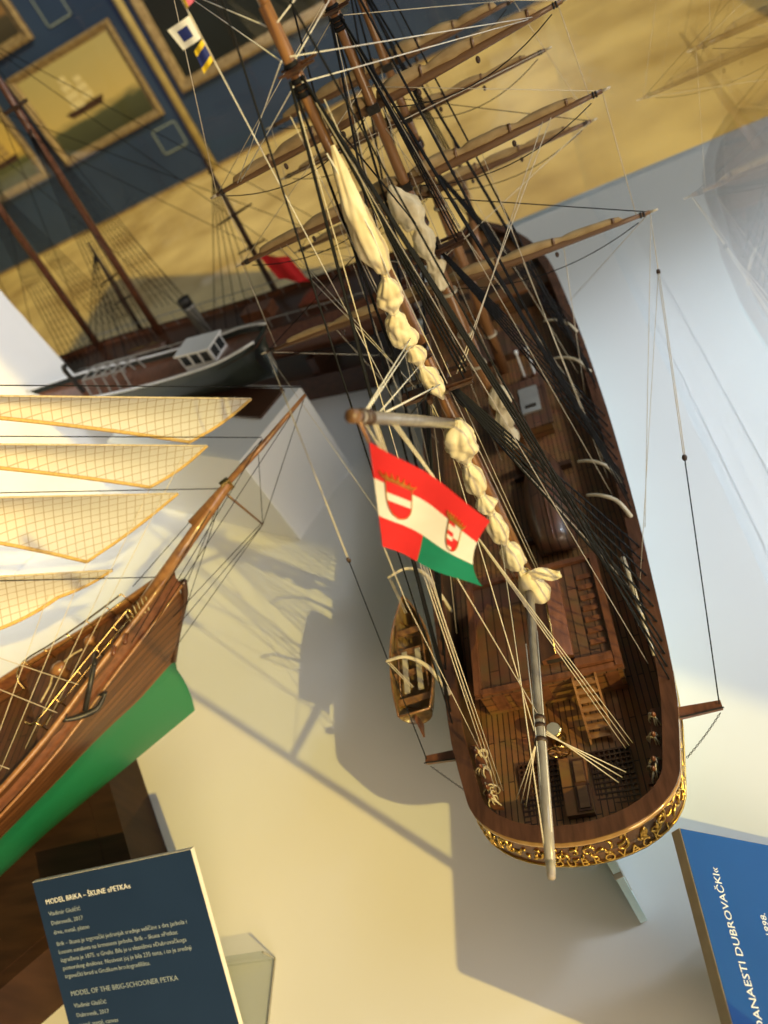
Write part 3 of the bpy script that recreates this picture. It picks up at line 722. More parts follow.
b2 = bunch('furled_spanker', shift(lo_, .004), [.0035, .0130, .0140, .0078, .0034, .0090, .0094, .0036, .0098, .0038, .0094, .0092, .0036, .0104, .0108, .0036, .0050], seed=4)
m = MB(); G_ = []   # loose skirt of cloth opening below the last gasket, and a corner flicked to starboard
for i in range(41):
    a = 2 * math.pi * i / 40; rr = 1 + .38 * math.sin(5 * a + 1) + .2 * math.sin(9 * a); col_ = []
    for q in range(7):
        t = q / 6; col_.append(V((.002 + (.0042 + .0115 * t ** .8 * (.75 + .25 * rr)) * math.cos(a), -.0175 + (.0042 + .0110 * t ** .8 * (.75 + .25 * rr)) * math.sin(a), .238 - .040 * t + .004 * t * math.sin(3 * a))))
    G_.append(col_)
m.grid(G_)
G_ = []
for i in range(11):
    t = i / 10; col_ = []
    for q in range(7):
        u = q / 6 - .5; w_ = .020 * (1 - .55 * t); col_.append(V((.004 + .032 * t, -.021 - .004 * t + .0035 * math.sin(u * 9 + t * 5), .233 - .002 * t + u * w_ + .004 * math.sin(t * 5))))
    G_.append(col_)
m.grid(G_); lc = m.build('loose_cloth', M['sail'], b2[0], True); sol = lc.modifiers.new('thickness', 'SOLIDIFY'); sol.thickness = .0006
for k_, z_ in enumerate((.407, .356, .330, .285, .243)): pass
def gaskets(C_, RR, parent):
    for i in range(2, len(C_) - 2):
        if RR[i] < RR[i - 1] and RR[i] <= RR[i + 1] and RR[i] < .0056:
            m = MB(); m.tube([C_[i] + (C_[i - 1] - C_[i]) * .4, C_[i] + (C_[i + 1] - C_[i]) * .4], RR[i] * 1.25, 12); m.build('gasket', M['creamrope'], parent, True)
gaskets(b1[1], b1[2], b1[0]); gaskets(b2[1], b2[2], b2[0])
yo2 = .2415
mn = [V((-.010, yo2, .556)), V((-.010, yo2, .545)), V((-.006, yo2, .53)), V((-.002, yo2, .516)), V((.001, yo2, .506)), V((.0, yo2, .495)), V((-.002, yo2, .482)), V((-.002, yo2, .47)), V((0, yo2, .458)), V((-.002, yo2, .447)), V((-.003, yo2, .436)), V((-.003, yo2, .43))]
b3 = bunch('furled_staysail', mn, [.0022, .0085, .0150, .0145, .0060, .0110, .0105, .0052, .0105, .0060, .0092, .0030], seed=7)
m2 = [V((.010, yo2, .285)), V((.011, yo2, .274)), V((.010, yo2, .262)), V((.008, yo2, .247)), V((.006, yo2, .232)), V((.006, yo2, .216)), V((.005, yo2, .20)), V((.005, yo2, .183))]
b4 = bunch('furled_spencer', m2, [.0030, .0115, .0140, .0075, .0115, .0068, .0105, .0050], seed=9)
gaskets(b3[1], b3[2], b3[0]); gaskets(b4[1], b4[2], b4[0])

# ---- gaff and boom
G0, G1 = V((0, -.012, .440)), V((0, -.208, .610))
m = MB(); m.tube([G0, lerp(G0, G1, .5), lerp(G0, G1, .93), G1], [.0044, .0044, .0036, .0034], 14); gf = m.build('gaff', M['greyspar'], ship, True)
m = MB(); m.tube([lerp(G0, G1, .965), G1 + (G1 - G0) * .012], .0037, 14); m.build('gaff_tip', M['yard'], gf, True)
m = MB()
for t in (.90, .915, .94): m.tube([lerp(G0, G1, t), lerp(G0, G1, t + .008)], .0046, 12)
m.build('gaff_band', M['block'], gf, True)
B0, B1 = V((0, -.012, .212)), V((0, -.3285, .2985))
m = MB(); m.tube([B0, lerp(B0, B1, .35), lerp(B0, B1, .8), lerp(B0, B1, .965)], [.0042, .0046, .0042, .0036], 14); bm_ = m.build('boom', M['greyspar'], ship, True)
m = MB(); m.tube([lerp(B0, B1, .955), lerp(B0, B1, .985), B1], [.0034, .0030, .0026], 12); m.build('boom_tip', M['palespar'], bm_, True)
m = MB(); BC = lerp(B0, B1, .60)
for t in (.575, .60, .645): m.tube([lerp(B0, B1, t), lerp(B0, B1, t + .012)], .0054, 12)
m.build('boom_band', M['block'], bm_, True)

# ---- running rigging
CR = .00045
def R2(name, a, b, mat='creamrope', r=CR, **k): return rope(name, a, b, r, mat, ship, **k)
for sd, key in ((1, 'bumpR'), (-1, 'bumpL')):   # main braces to the bumpkins
    tip = Y_['F'][1] if sd > 0 else Y_['F'][0]; bt = V((sd * .141, -.155, .156))
    p1, p2 = lerp(tip, bt, .14), lerp(tip, bt, .54)
    if sd < 0: p1, p2 = lerp(tip, bt, .11), lerp(tip, bt, .56)
    R2('brace', tip, p1); block_at(p1, ship); block_at(p2, ship, r=.0026)
    for q in (-.0007, .0007): R2('brace', p1 + V((q, 0, 0)), p2 + V((q, 0, 0)), r=.0004)
    R2('brace', p2, bt, 'blackrope', .0006)
    if sd > 0: R2('brace', p1, inner(-.02, sd, zr(-.02)), r=.0003)
for sd in (1, -1):
    i = 1 if sd > 0 else 0
    B_, D_, T_ = Y_['B'][i], Y_['D'][i], Y_['T'][i]; E_, C_, A_ = Y_['fE'][i], Y_['fC'][i], Y_['fA'][i]
    for q in (0, .010): R2('brace', lerp(B_, Y_['B'][1 - i], .07 + q), V((sd * .003, .004, .728 - q * 1.5)), 'whiterope')
    for q in (0, .012): R2('brace', lerp(T_, Y_['T'][1 - i], .02), V((sd * .002, .01, .745 - q * 1.8)), 'whiterope')
    R2('brace', lerp(D_, Y_['D'][1 - i], .12), V((sd * .018, .0, .478))); R2('brace', lerp(D_, Y_['D'][1 - i], .14), V((sd * .015, -.003, .470)))
    R2('lift', D_, V((sd * .003, .262, .640)), 'creamrope', .0004); R2('lift', F_ if 0 else Y_['F'][i], V((sd * .003, .262, .53)), 'blackrope', .0006)
    R2('lift', B_, V((sd * .003, .268, .715)), 'creamrope', .0004); R2('sheet', T_, B_, 'creamrope', .0005); R2('sheet', B_ - V((sd * .004, 0, 0)), D_ - V((sd * .012, 0, 0)), 'creamrope', .0004)
    R2('sheet', D_, lerp(Y_['F'][i], Y_['F'][1 - i], .03), 'creamrope', .00042)
    R2('brace', E_, V((sd * .010, .25, .46)), 'creamrope', .00042); R2('brace', C_, V((sd * .006, .262, .60)), 'creamrope', .0004); R2('brace', A_, V((sd * .004, .265, .70)), 'creamrope', .0004)
    R2('lift', E_, V((0, .507, .56)), 'blackrope', .0005); R2('sheet', C_, E_, 'creamrope', .0004); R2('sheet', A_, C_, 'creamrope', .0004)
    # vang pendants, halyards and clewlines down to the rails
    R2('clewline', lerp(D_, Y_['D'][1 - i], .30), inner(.155, sd, zr(.15) - .006, .02), 'creamrope', .0004)
    R2('clewline', lerp(Y_['F'][i], Y_['F'][1 - i], .30), inner(.19, sd, zr(.15) - .006, .02), 'creamrope', .00045)
    R2('buntline', lerp(Y_['F'][i], Y_['F'][1 - i], .20), inner(.33, sd, zr(.3) - .006, .02), 'creamrope', .0004)
    R2('tack', Y_['F'][i], inner(.56, sd, zr(.5), 0), 'creamrope', .0004); R2('sheet', Y_['F'][i] - V((0, .002, .003)), rail_out(.06, sd), 'creamrope', .00035)
    R2('halyard', V((sd * .005, .262, .69)), inner(.125, sd, zr(.1) - .006, .02), 'creamrope', .00045)
    R2('halyard', V((sd * .004, .262, .60)), inner(.30, sd, zr(.3) - .006, .02), 'creamrope', .0004)
    R2('halyard', V((sd * .006, .002, .70)), inner(-.105, sd, zr(-.1) - .006, .02), 'creamrope', .0005)
    R2('halyard', V((sd * .008, -.004, .47)), inner(-.02, sd, zr(0) - .006, .02), 'creamrope', .0005)
    R2('halyard', V((sd * .007, .505, .60)), inner(.38, sd, zr(.4) - .006, .02), 'creamrope', .0004)
    R2('downhaul', V((sd * .008, -.01, .60)), V((sd * .012, -.006, .20)), 'creamrope', .00045)
    R2('downhaul', V((sd * .012, .0, .70)), V((sd * .014, -.004, .18)), 'creamrope', .0004)
    R2('downhaul', V((sd * .010, .255, .62)), V((sd * .020, .25, .16)), 'creamrope', .0004)
    # gaff vangs: three falls to each quarter
    for k in range(3):
        a = V((0, -.160 + k * .004, .568 - k * .003)) if sd > 0 else V((0, -.186 + k * .003, .590 - k * .002))
        b = (V((.060 - .0035 * k, -.178 - .002 * k, .160)) if sd > 0 else V((-.071 + .0035 * k, -.200 - .001 * k, .160)))
        R2('vang', a, b, 'creamrope', .0004)
    for k in range(3):   # boom sheet falls
        b = V((.049 - .004 * k, -.206 - .004 * k, .165)) if sd > 0 else V((-.052 + .004 * k, -.213 - .004 * k, .162))
        R2('boom_sheet', BC - V((0, .006, .004)) + V((sd * .003, .002 * k, 0)), b, 'creamrope', .0005)
R2('topping_lift', lerp(G0, G1, .95), BC + V((0, .01, .004)), 'creamrope', .00042)
R2('peak_halyard', lerp(G0, G1, .95), V((.001, -.003, .528)), 'whiterope'); R2('peak_halyard', lerp(G0, G1, .94), V((-.001, -.003, .522)), 'whiterope')
R2('peak_halyard', lerp(G0, G1, .86), V((.006, -.003, .476)), 'whiterope', .0006); R2('peak_halyard', lerp(G0, G1, .86), V((-.004, -.003, .50)), 'whiterope')
R2('peak_halyard', lerp(G0, G1, .6), V((.0, -.003, .478)), 'blackrope', .0006)
R2('boom_guy', lerp(B0, B1, .93) + V((0, 0, .003)), lerp(B0, B1, .3) + V((-.006, 0, .005)), 'whiterope', .0005)
R2('boom_guy', lerp(B0, B1, .93) + V((-.003, 0, .002)), V((-.004, -.02, .30)), 'creamrope', .0005)
R2('boom_guy', lerp(B0, B1, .62) + V((-.004, 0, .003)), V((-.010, -.02, .42)), 'creamrope', .0005)
R2('boom_guy', lerp(B0, B1, .90) + V((.003, 0, .002)), lerp(B0, B1, .25) + V((.005, 0, .003)), 'whiterope', .0005)
HAL0, HAL1 = V((-.038, -.006, .478)), V((-.0335, -.018, .83))
R2('signal_halyard', HAL0, HAL1, 'whiterope', .0004)

# ------------------------------------------------------------------ flags
FC = [[V((0.0006, -0.2090, 0.5926)), V((-0.0072, -0.2090, 0.5697)), V((-0.0164, -0.2090, 0.5431)), V((-0.0249, -0.2090, 0.5187))],
[V((0.0208, -0.2110, 0.5604)), V((0.0131, -0.2110, 0.5395)), V((0.0014, -0.2110, 0.5163)), V((-0.0100, -0.2110, 0.4974))],
[V((0.0403, -0.2130, 0.5173)), V((0.0277, -0.2130, 0.5029)), V((0.0189, -0.2130, 0.4847)), V((0.0172, -0.2130, 0.4629))]]
def flag_pt(u, v, off=0.):
    def ev(u, v):
        w = [(1 - u) * (1 - 2 * u), 4 * u * (1 - u), u * (2 * u - 1)]
        x = [-(3*v-1)*(3*v-2)*(v-1)/2, 9*v*(3*v-2)*(v-1)/2, -9*v*(3*v-1)*(v-1)/2, v*(3*v-1)*(3*v-2)/2]
        p = V((0, 0, 0))
        for i in range(3):
            for j in range(4): p += FC[i][j] * (w[i] * x[j])
        return p
    p = ev(u, v); e = .01
    du = ev(u + e, v) - ev(u - e, v); dv = ev(u, v + e) - ev(u, v - e); n = du.cross(dv).normalized()
    if n.dot(co.location - p) < 0: n = -n
    return p + n * (.0012 * math.sin(u * 9 + v * 2) + off)
def fmat(i, j, nu=30, nv=18):
    u, v = (i + .5) / nu, (j + .5) / nv
    return 0 if v < 1 / 3 else (1 if v < 2 / 3 else (0 if u < .48 else 2))
flag = thing('ensign', 'red, white and green ensign with two shields hanging from the gaff', 'flag', FC[0][0])
def fb(m, name, mats, smooth=True):
    o = m.build(name, mats, flag, smooth); o.location = -FC[0][0]; return o
m = MB(); m.grid([[flag_pt(i / 30, j / 18) for j in range(19)] for i in range(31)], fmat)
m.grid([[flag_pt(i / 30, j / 18, -.0004) for j in range(19)] for i in range(31)][::-1], lambda i, j: fmat(29 - i, j)); fb(m, 'flag_cloth', [M['red'], M['flagwhite'], M['green']])
def shield(uc, vc, w, h, stripes, name, rim):
    """shield shape lying on the cloth, split into horizontal or vertical bars"""
    def outline(q):  # half width at height q (0 top .. 1 point)
        return w / 2 * (1 if q < .5 else math.sqrt(max(0, 1 - ((q - .5) / .5) ** 2)))
    m = MB(); N = 14
    for i in range(N):
        for j in range(8):
            q0, q1 = i / N, (i + 1) / N; s0, s1 = -1 + j / 4, -1 + (j + 1) / 4
            m.cur = stripes((q0 + q1) / 2, (s0 + s1) / 2)
            vs = [flag_pt(uc + outline(q) * s_, vc + h * (q - .5), .0004) for q, s_ in ((q0, s0), (q0, s1), (q1, s1), (q1, s0))]
            m.add(vs, [(0, 1, 2, 3)])
    sh = fb(m, name, [M['red'], M['flagwhite'], M['green']])
    m = MB(); pts = [flag_pt(uc + outline(i / 16), vc + h * (i / 16 - .5), .0006) for i in range(17)] + [flag_pt(uc - outline(i / 16), vc + h * (i / 16 - .5), .0006) for i in range(15, -1, -1)]
    m.tube(pts, .00035, 4, True)
    for k in range(7):   # crown points above
        a = -w * .55 + w * 1.1 * k / 6; b_ = a * 1.25
        m.tube([flag_pt(uc + a, vc - h * .54, .0006), flag_pt(uc + b_, vc - h * (.70 + .05 * math.cos(a * 20)), .0006)], [.0006, .0004], 4)
    m.tube([flag_pt(uc - w * .55 + w * 1.1 * k / 6, vc - h * .57, .0006) for k in range(7)], .0006, 4)
    o = m.build('crown', M[rim], sh); return sh
shield(.215, .45, .23, .33, lambda q, s_: 1 if .33 < q < .60 else 0, 'shield', 'gold')
shield(.755, .47, .13, .32, lambda q, s_: (0 if int(q * 6) % 2 == 0 else 1) if s_ < .1 else (1 if q < .5 else 0), 'shield', 'gold')
m = MB(); m.tube([G1 + V((0, .004, -.003)), V((.001, -.208, .602)), FC[0][0]], .0012, 6); fb(m, 'toggle', M['mast'])
m = MB(); m.tube([FC[0][3], V((-.035, -.206, .46)), V((-.055, -.195, .30)), V((-.072, -.185, .17))], .0003, 5); fb(m, 'halyard_tail', M['creamrope'])

def signal(label, pts, mats, split, name='signal_flag', inner_sq=None):
    """small rectangular flag: pts = top-hoist, top-fly, bottom-fly, bottom-hoist"""
    a, b, c, d = [V(p) for p in pts]; n = (b - a).cross(d - a).normalized()
    if n.dot(co.location - a) < 0: n = -n
    t = thing(name, label, 'flag', a, 0, 'signal flags on the halyard')
    N = 12; P_ = [[lerp(lerp(a, b, u / N), lerp(d, c, u / N), v / N) + n * (.0012 * math.sin(u / N * 5)) - a for v in range(N + 1)] for u in range(N + 1)]
    m = MB(); m.grid(P_, lambda i, j: split((i + .5) / N, (j + .5) / N)); m.grid([[p - n * .0004 for p in r] for r in P_][::-1], lambda i, j: split(1 - (i + .5) / N, (j + .5) / N)); m.build('flag_cloth', [M[x] for x in mats], t, True)
    m = MB(); m.tube([P_[0][0] - (d - a) * .04, P_[0][-1] + (d - a) * .04], .0005, 5); m.build('hoist_rope', M['creamrope'], t, True)
def hp(z): return lerp(HAL0, HAL1, (z - HAL0.z) / (HAL1.z - HAL0.z))
signal('white signal flag with a blue square, upper left of the mast', [hp(.7715), (-.0507, -.016, .7704), (-.0481, -.016, .7585), hp(.7595)], ['whiteflag', 'blue'] if 0 else ['white', 'blue'], lambda u, v: 1 if .27 < u < .76 and .27 < v < .74 else 0)
signal('yellow and blue striped signal flag just below the white and blue one', [hp(.7590), (-.0425, -.016, .7555), (-.0438, -.016, .7436), hp(.7475)], ['yellow', 'blue'], lambda u, v: 1 if .27 < v < .74 else 0)
signal('pink and yellow signal flag cut off by the top edge of the picture', [hp(.792), (-.026, -.02, .793), (-.0275, -.02, .776), hp(.7745)], ['pink', 'yellow'], lambda u, v: 1 if u < .4 else 0)

# ------------------------------------------------------------------ boat hanging from the port davits
bt = thing('ship_boat', 'small brown open rowing boat hung from pale davits beside the big ship', 'boat', (-.1525, -.033, .148), .075)
LB, NB = .157, 21
def bw(t): return .0225 * (math.sin(math.pi * min(1., .22 + .78 * (1 - t)) ** 1.0) ** .55 if t < 1 else 0) if t > .0 else .0150
def bx(t):   # half breadth from transom (0) to bow (1)
    return .0250 * (1 - max(0, (t - .42) / .58) ** 2.3) * (1 - .30 * max(0, (.35 - t) / .35) ** 1.6)
def sheer(t): return .022 + .006 * (2 * t - .9) ** 2
m = MB(); R = []
for i in range(NB):
    t = i / (NB - 1); y = -LB / 2 + LB * t; w_ = max(.0003, bx(t)); h_ = sheer(t); z0 = .002 + .010 * max(0, t - .8) ** 1.2
    R.append([V((w_ * math.sin(a) * (1 if abs(a) < 1.2 else 1), y, z0 + (h_ - z0) * (1 - math.cos(a)) )) for a in [(-1 + j / 7) * math.pi / 2 for j in range(15)]])
m.grid(R); m.f.append(tuple(range(14, -1, -1))); m.mi.append(0)
bh = m.build('boat_hull', M['boat'], bt, True)
sol = bh.modifiers.new('thickness', 'SOLIDIFY'); sol.thickness = .0012; sol.offset = 1
m = MB()
for sd in (1, -1): m.tube([V((sd * max(.0004, bx(i / 20)), -LB / 2 + LB * i / 20, sheer(i / 20) + .0005)) for i in range(21)], .0011, 6)
m.tube([(-bx(0), -LB / 2, sheer(0)), (bx(0), -LB / 2, sheer(0))], .0012, 6); m.build('gunwale', M['mast'], bt, True)
for t in (.14, .36, .54, .72):
    y = -LB / 2 + LB * t; w_ = bx(t) * .93
    m = MB(); m.box((-w_, y - .004, .016), (w_, y + .004, .0175)); m.build('thwart', M['mast'], bt)
for sd in (1, -1):
    m = MB(); m.box((sd * .008 - .0028, -.048, .0182), (sd * .008 + .0028, .005, .0205)); m.build('pale_cover', M['palespar'], bt)
    m = MB(); m.tube([(sd * .0165, -.05, .0185), (sd * .015, .045, .021)], .0009, 6); m.build('oar', M['mast'], bt, True)
m = MB()
for k in range(9): y = -.06 + k * .016; m.tube([V((.0195 * bx((y + LB / 2) / LB) / .0235 * math.sin(a), y, .004 + .016 * (1 - math.cos(a)))) for a in [(-1 + j / 5) * 1.3 for j in range(11)]], .0006, 4)
m.build('boat_ribs', M['mast'], bt)
m = MB(); m.prism([(-.001, -LB / 2 - .001, .002), (-.001, -LB / 2 - .001, .024), (-.001, -LB / 2 - .006, .024), (-.001, -LB / 2 - .016, .002)], (.002, 0, 0)); m.build('rudder', M['redwood'], bt)
for d_, yy in ((DV[0], .056), (DV[1], -.046)):
    e = V((0, yy, .024)); m = MB(); dl = Matrix.Rotation(-.075, 3, 'Z') @ (d_ - V(bt.location) - V((0, 0, .003)))
    for q in (-.001, .001): m.tube([dl + V((q, 0, 0)), e + V((q, 0, 0))], .0004, 5)
    m.build('boat_fall', M['creamrope'], bt)

# ------------------------------------------------------------------ the brig on the left
TH = math.radians(56); PX = V((-.508, .007, 0)); hv = V((math.sin(TH), math.cos(TH), 0)); sv = V((hv.y, -hv.x, 0))
def pk(s, t, z): return PX + hv * s + sv * t + V((0, 0, z))
brig = thing('brig_model', 'wooden brig model with green bottom and full netted jibs, bow pointing at the big ship', 'ship model')
prb = [(-.75, .105), (-.5, .112), (-.3, .108), (-.2, .097), (-.1, .073), (-.045, .052), (.0, .036), (.04, .025), (.075, .0145), (.10, .007), (.118, .001)]
pwl = [(-.75, .085), (-.5, .09), (-.3, .068), (-.238, .052), (-.16, .038), (-.095, .025), (-.024, .017), (.0, .010), (.02, .004), (.032, .001)]
def prz(s): return .272 + .030 * max(0, (s + .2) / .32) ** 1.6
stem = [(.10, .005), (.115, .012), (.15, .024), (.19, .034), (.22, .060), (.25, .094), (.285, .110), (.305, .118)]
NS = 34; Prow = []
for i in range(NS + 1):
    u = i / NS; row = []
    for j in range(11):
        q = j / 10   # 0 keel .. 1 rail
        zz = .1 + (.2 * q)
        s_end = smooth_interp(stem, min(.305, zz if q < 1 else .305))
        s = -.72 + (s_end + .72) * (1 - (1 - u) ** 1.6)
        z = .1 + (prz(s) - .1) * q
        rb_, wl_ = smooth_interp(prb, s), smooth_interp(pwl, s)
        if q < .5: b = wl_ * (q / .5) ** .55 if q > 0 else .002
        else: b = wl_ + (rb_ - wl_) * ((q - .5) / .5) ** .8
        if u == 1: b = .0008
        row.append((s, max(.0008, b), z))
    Prow.append(row)
m = MB()
for sd in (1, -1):
    G_ = [[pk(s, sd * b, z) for s, b, z in r] for r in Prow]; m.grid(G_ if sd > 0 else [r[::-1] for r in G_])
m.build('hull', M['petka_hull'], brig, True)
ss = [.112 - .03 * i for i in range(28)]
for dz_, r, mt in ((0.002, .0035, 'mast'), (-.022, .0018, 'mast')):
    for sd in (1, -1):
        m = MB(); m.tube([pk(s, sd * (smooth_interp(prb, s) * (1 if dz_ > 0 else .985) + (.0 if dz_ > 0 else .0015)), prz(s) + dz_) for s in ss], r, 6); m.build('rail', M[mt], brig, True)
m = MB(); m.grid([[pk(s, sd * smooth_interp(prb, s) * .93, prz(s) - .022) for sd in (-1, 0, 1)] for s in ss if s < .1]); m.build('deck', M['roof'], brig)
m = MB()
for sd in (1, -1): m.grid([[pk(s, sd * (smooth_interp(prb, s) * .96), prz(s) + .001), pk(s, sd * (smooth_interp(prb, s) * .93), prz(s) - .023)] for s in ss])
m.build('bulwark', M['redwood'], brig, True)
# raised forecastle deck with brass rail
m = MB(); fs_ = [.095, .06, .03, 0, -.03, -.06, -.09, -.115]
m.grid([[pk(s, sd * smooth_interp(prb, s) * .86, prz(s) - .004) for sd in (-1, -.5, 0, .5, 1)] for s in fs_])
m.grid([[pk(-.115, sd * .062, prz(-.115) - .004), pk(-.115, sd * .062, prz(-.115) - .022)] for sd in (-1, 0, 1)]); m.build('forecastle_deck', M['petka_deck'] if 'petka_deck' in M else M['roof'], brig)
for sd in (1, -1):
    m = MB(); top = [pk(s, sd * smooth_interp(prb, s) * .80, prz(s) + .017) for s in (.05, .02, -.02, -.06, -.10)] + [pk(-.114, sd * .042, prz(-.11) + .015), pk(-.117, sd * .034, prz(-.11) + .0)]
    m.tube(crom(top, 5), .0012, 6)
    for s in (.05, .025, -.005, -.035, -.07, -.10): m.tube([pk(s, sd * smooth_interp(prb, s) * .80, prz(s) - .004), pk(s, sd * smooth_interp(prb, s) * .80, prz(s) + .017)], .0008, 5)
    m.tube([pk(s, sd * smooth_interp(prb, s) * .80, prz(s) + .007) for s in (.05, .0, -.05, -.10)], .0006, 5)
    m.build('brass_railing', M['brass'], brig, True)
for s, t, r in ((-.015, -.012, .007), (-.062, -.006, .010), (.03, -.004, .005)):
    m = MB(); m.lathe([(r * .6, 0), (r * .5, r * .8), (r, r * 1.0), (r * .95, r * 1.6), (r * .3, r * 1.9), (.0003, r * 1.95)], pk(s, t, prz(s) - .004), 'z', 14); m.build('capstan', M['mast'], brig, True)
m = MB(); m.tube(crom([pk(-.03, -.015, prz(-.03)), pk(-.05, -.022, prz(-.05)), pk(-.075, -.016, prz(-.07)), pk(-.083, -.004, prz(-.08)), pk(-.10, .01, prz(-.1))], 6), .0012, 6); m.build('anchor_cable', M['coir'], brig, True)
# anchor lashed on the starboard bow
m = MB(); A0 = pk(-.01, .044, .300); A1 = pk(-.055, .066, .268)
m.tube([A0, A1], .0030, 8); arm = [A1 + hv * .028 + V((0, 0, -.002)) - sv * .004, A1 + hv * .012 + V((0, 0, -.008)), A1 + V((0, 0, -.006)), A1 - hv * .012 + V((0, 0, .0)), A1 - hv * .022 + V((0, 0, .008))]
m.tube(crom(arm, 5), [.0016 + .0022 * math.sin(math.pi * (i + .6) / 22) for i in range(21)], 7)
for e, o in ((arm[0], 1), (arm[-1], -1)): m.prism([e + V((0, 0, .004)) - hv * o * .008, e + sv * .004, e + hv * o * .003, e - sv * .004], (0, 0, .0012))
m.tube([A0 + sv * .016 + V((0, 0, .006)), A0 + V((0, 0, .001)), A0 - sv * .016 - V((0, 0, .004))], .0022, 6); m.build('anchor', M['anchor'], brig, True)
for s in (.030, .012): 
    m = MB(); m.tube([pk(s, .02, prz(s) - .002), pk(s - .002, .052, prz(s) + .008)], [.0036, .0028], 8); m.build('cathead', M['redwood'], brig, True)
m = MB()
for k in range(6): m.tube(crom([pk(.07 - .006 * k, -.012 + .003 * k, prz(.07)), pk(.072 - .006 * k, .006, prz(.07) + .004), pk(.066 - .005 * k, .02, prz(.07) - .004)], 4), .0007, 5)
m.build('lashing', M['coir'], brig, True)
# bowsprit, jib boom, dolphin striker
m = MB(); m.tube([pk(.03, 0, .279), pk(.12, 0, .309), pk(.235, 0, .350)], [.0078, .0080, .0062], 12); m.build('bowsprit', M['mast'], brig, True)
m = MB(); m.tube([pk(.17, .0, .339), pk(.29, 0, .362), pk(.373, 0, .382)], [.0042, .0038, .0022], 10); m.build('jib_boom', M['mast'], brig, True)
m = MB(); m.tube([pk(.224, 0, .346), pk(.236, 0, .272)], [.0018, .0011], 8); m.build('dolphin_striker', M['yard'], brig, True)
m = MB(); m.cbox((0, 0, 0), (.012, .008, .014), Matrix.Translation(pk(.232, 0, .350)) @ Matrix.Rotation(math.pi / 2 - TH, 4, 'Z')); m.build('bowsprit_cap', M['brass'], brig)
m = MB(); m.tube(crom([pk(.035, 0, .19), pk(.065, 0, .222), pk(.102, 0, .258), pk(.116, 0, .280)], 5), [.004 + .001 * i / 15 for i in range(16)], 8); m.build('cutwater', M['darkwood'], brig, True)
def BR(nm, a, b, mat='blackrope', r=.0005): return rope(nm, pk(*a), pk(*b), r, mat, brig)
for a, b in (((.37, 0, .380), (.236, 0, .272)), ((.29, 0, .366), (.236, 0, .272)), ((.236, 0, .272), (.075, .012, .24)), ((.236, 0, .272), (.055, .018, .22)), ((.225, 0, .346), (.05, .004, .212)), ((.225, 0, .346), (.06, .0, .235)), ((.30, 0, .37), (.06, .045, .29)), ((.225, 0, .348), (.03, .042, .285)), ((.365, 0, .380), (.05, .05, .285)), ((.30, 0, .37), (.06, -.045, .29)), ((.236, 0, .275), (.08, .022, .262))): BR('bobstay', a, b)
# jibs: netted cloth with gold bolt ropes
mj, nt, out = newmat('jib_cloth'); L = nt.links.new
b_ = nt.nodes.new('ShaderNodeBsdfPrincipled'); b_.inputs['Roughness'].default_value = .8; b_.inputs['Specular IOR Level'].default_value = .2
tl = nt.nodes.new('ShaderNodeBsdfTranslucent'); ms = nt.nodes.new('ShaderNodeMixShader'); ms.inputs[0].default_value = .25
at = nt.nodes.new('ShaderNodeUVMap'); at.uv_map = 'net'; sp = nt.nodes.new('ShaderNodeSeparateXYZ'); L(at.outputs[0], sp.inputs[0])
cols = []
for ax, per, wd in (('X', 1., .05), ('Y', 1., .05)):
    fr = nt.nodes.new('ShaderNodeMath'); fr.operation = 'FRACT'; L(sp.outputs[ax], fr.inputs[0])
    lt = nt.nodes.new('ShaderNodeMath'); lt.operation = 'LESS_THAN'; lt.inputs[1].default_value = .10; L(fr.outputs[0], lt.inputs[0]); cols.append(lt)
mxm = nt.nodes.new('ShaderNodeMath'); mxm.operation = 'MAXIMUM'; L(cols[0].outputs[0], mxm.inputs[0]); L(cols[1].outputs[0], mxm.inputs[1])
mc = nt.nodes.new('ShaderNodeMix'); mc.data_type = 'RGBA'; mc.inputs[6].default_value = (.80, .77, .70, 1); mc.inputs[7].default_value = (.55, .46, .32, 1)
L(mxm.outputs[0], mc.inputs[0]); L(mc.outputs[2], b_.inputs['Base Color']); L(mc.outputs[2], tl.inputs[0]); L(b_.outputs[0], ms.inputs[1]); L(tl.outputs[0], ms.inputs[2]); L(ms.outputs[0], out.inputs[0])
M['jib'] = mj
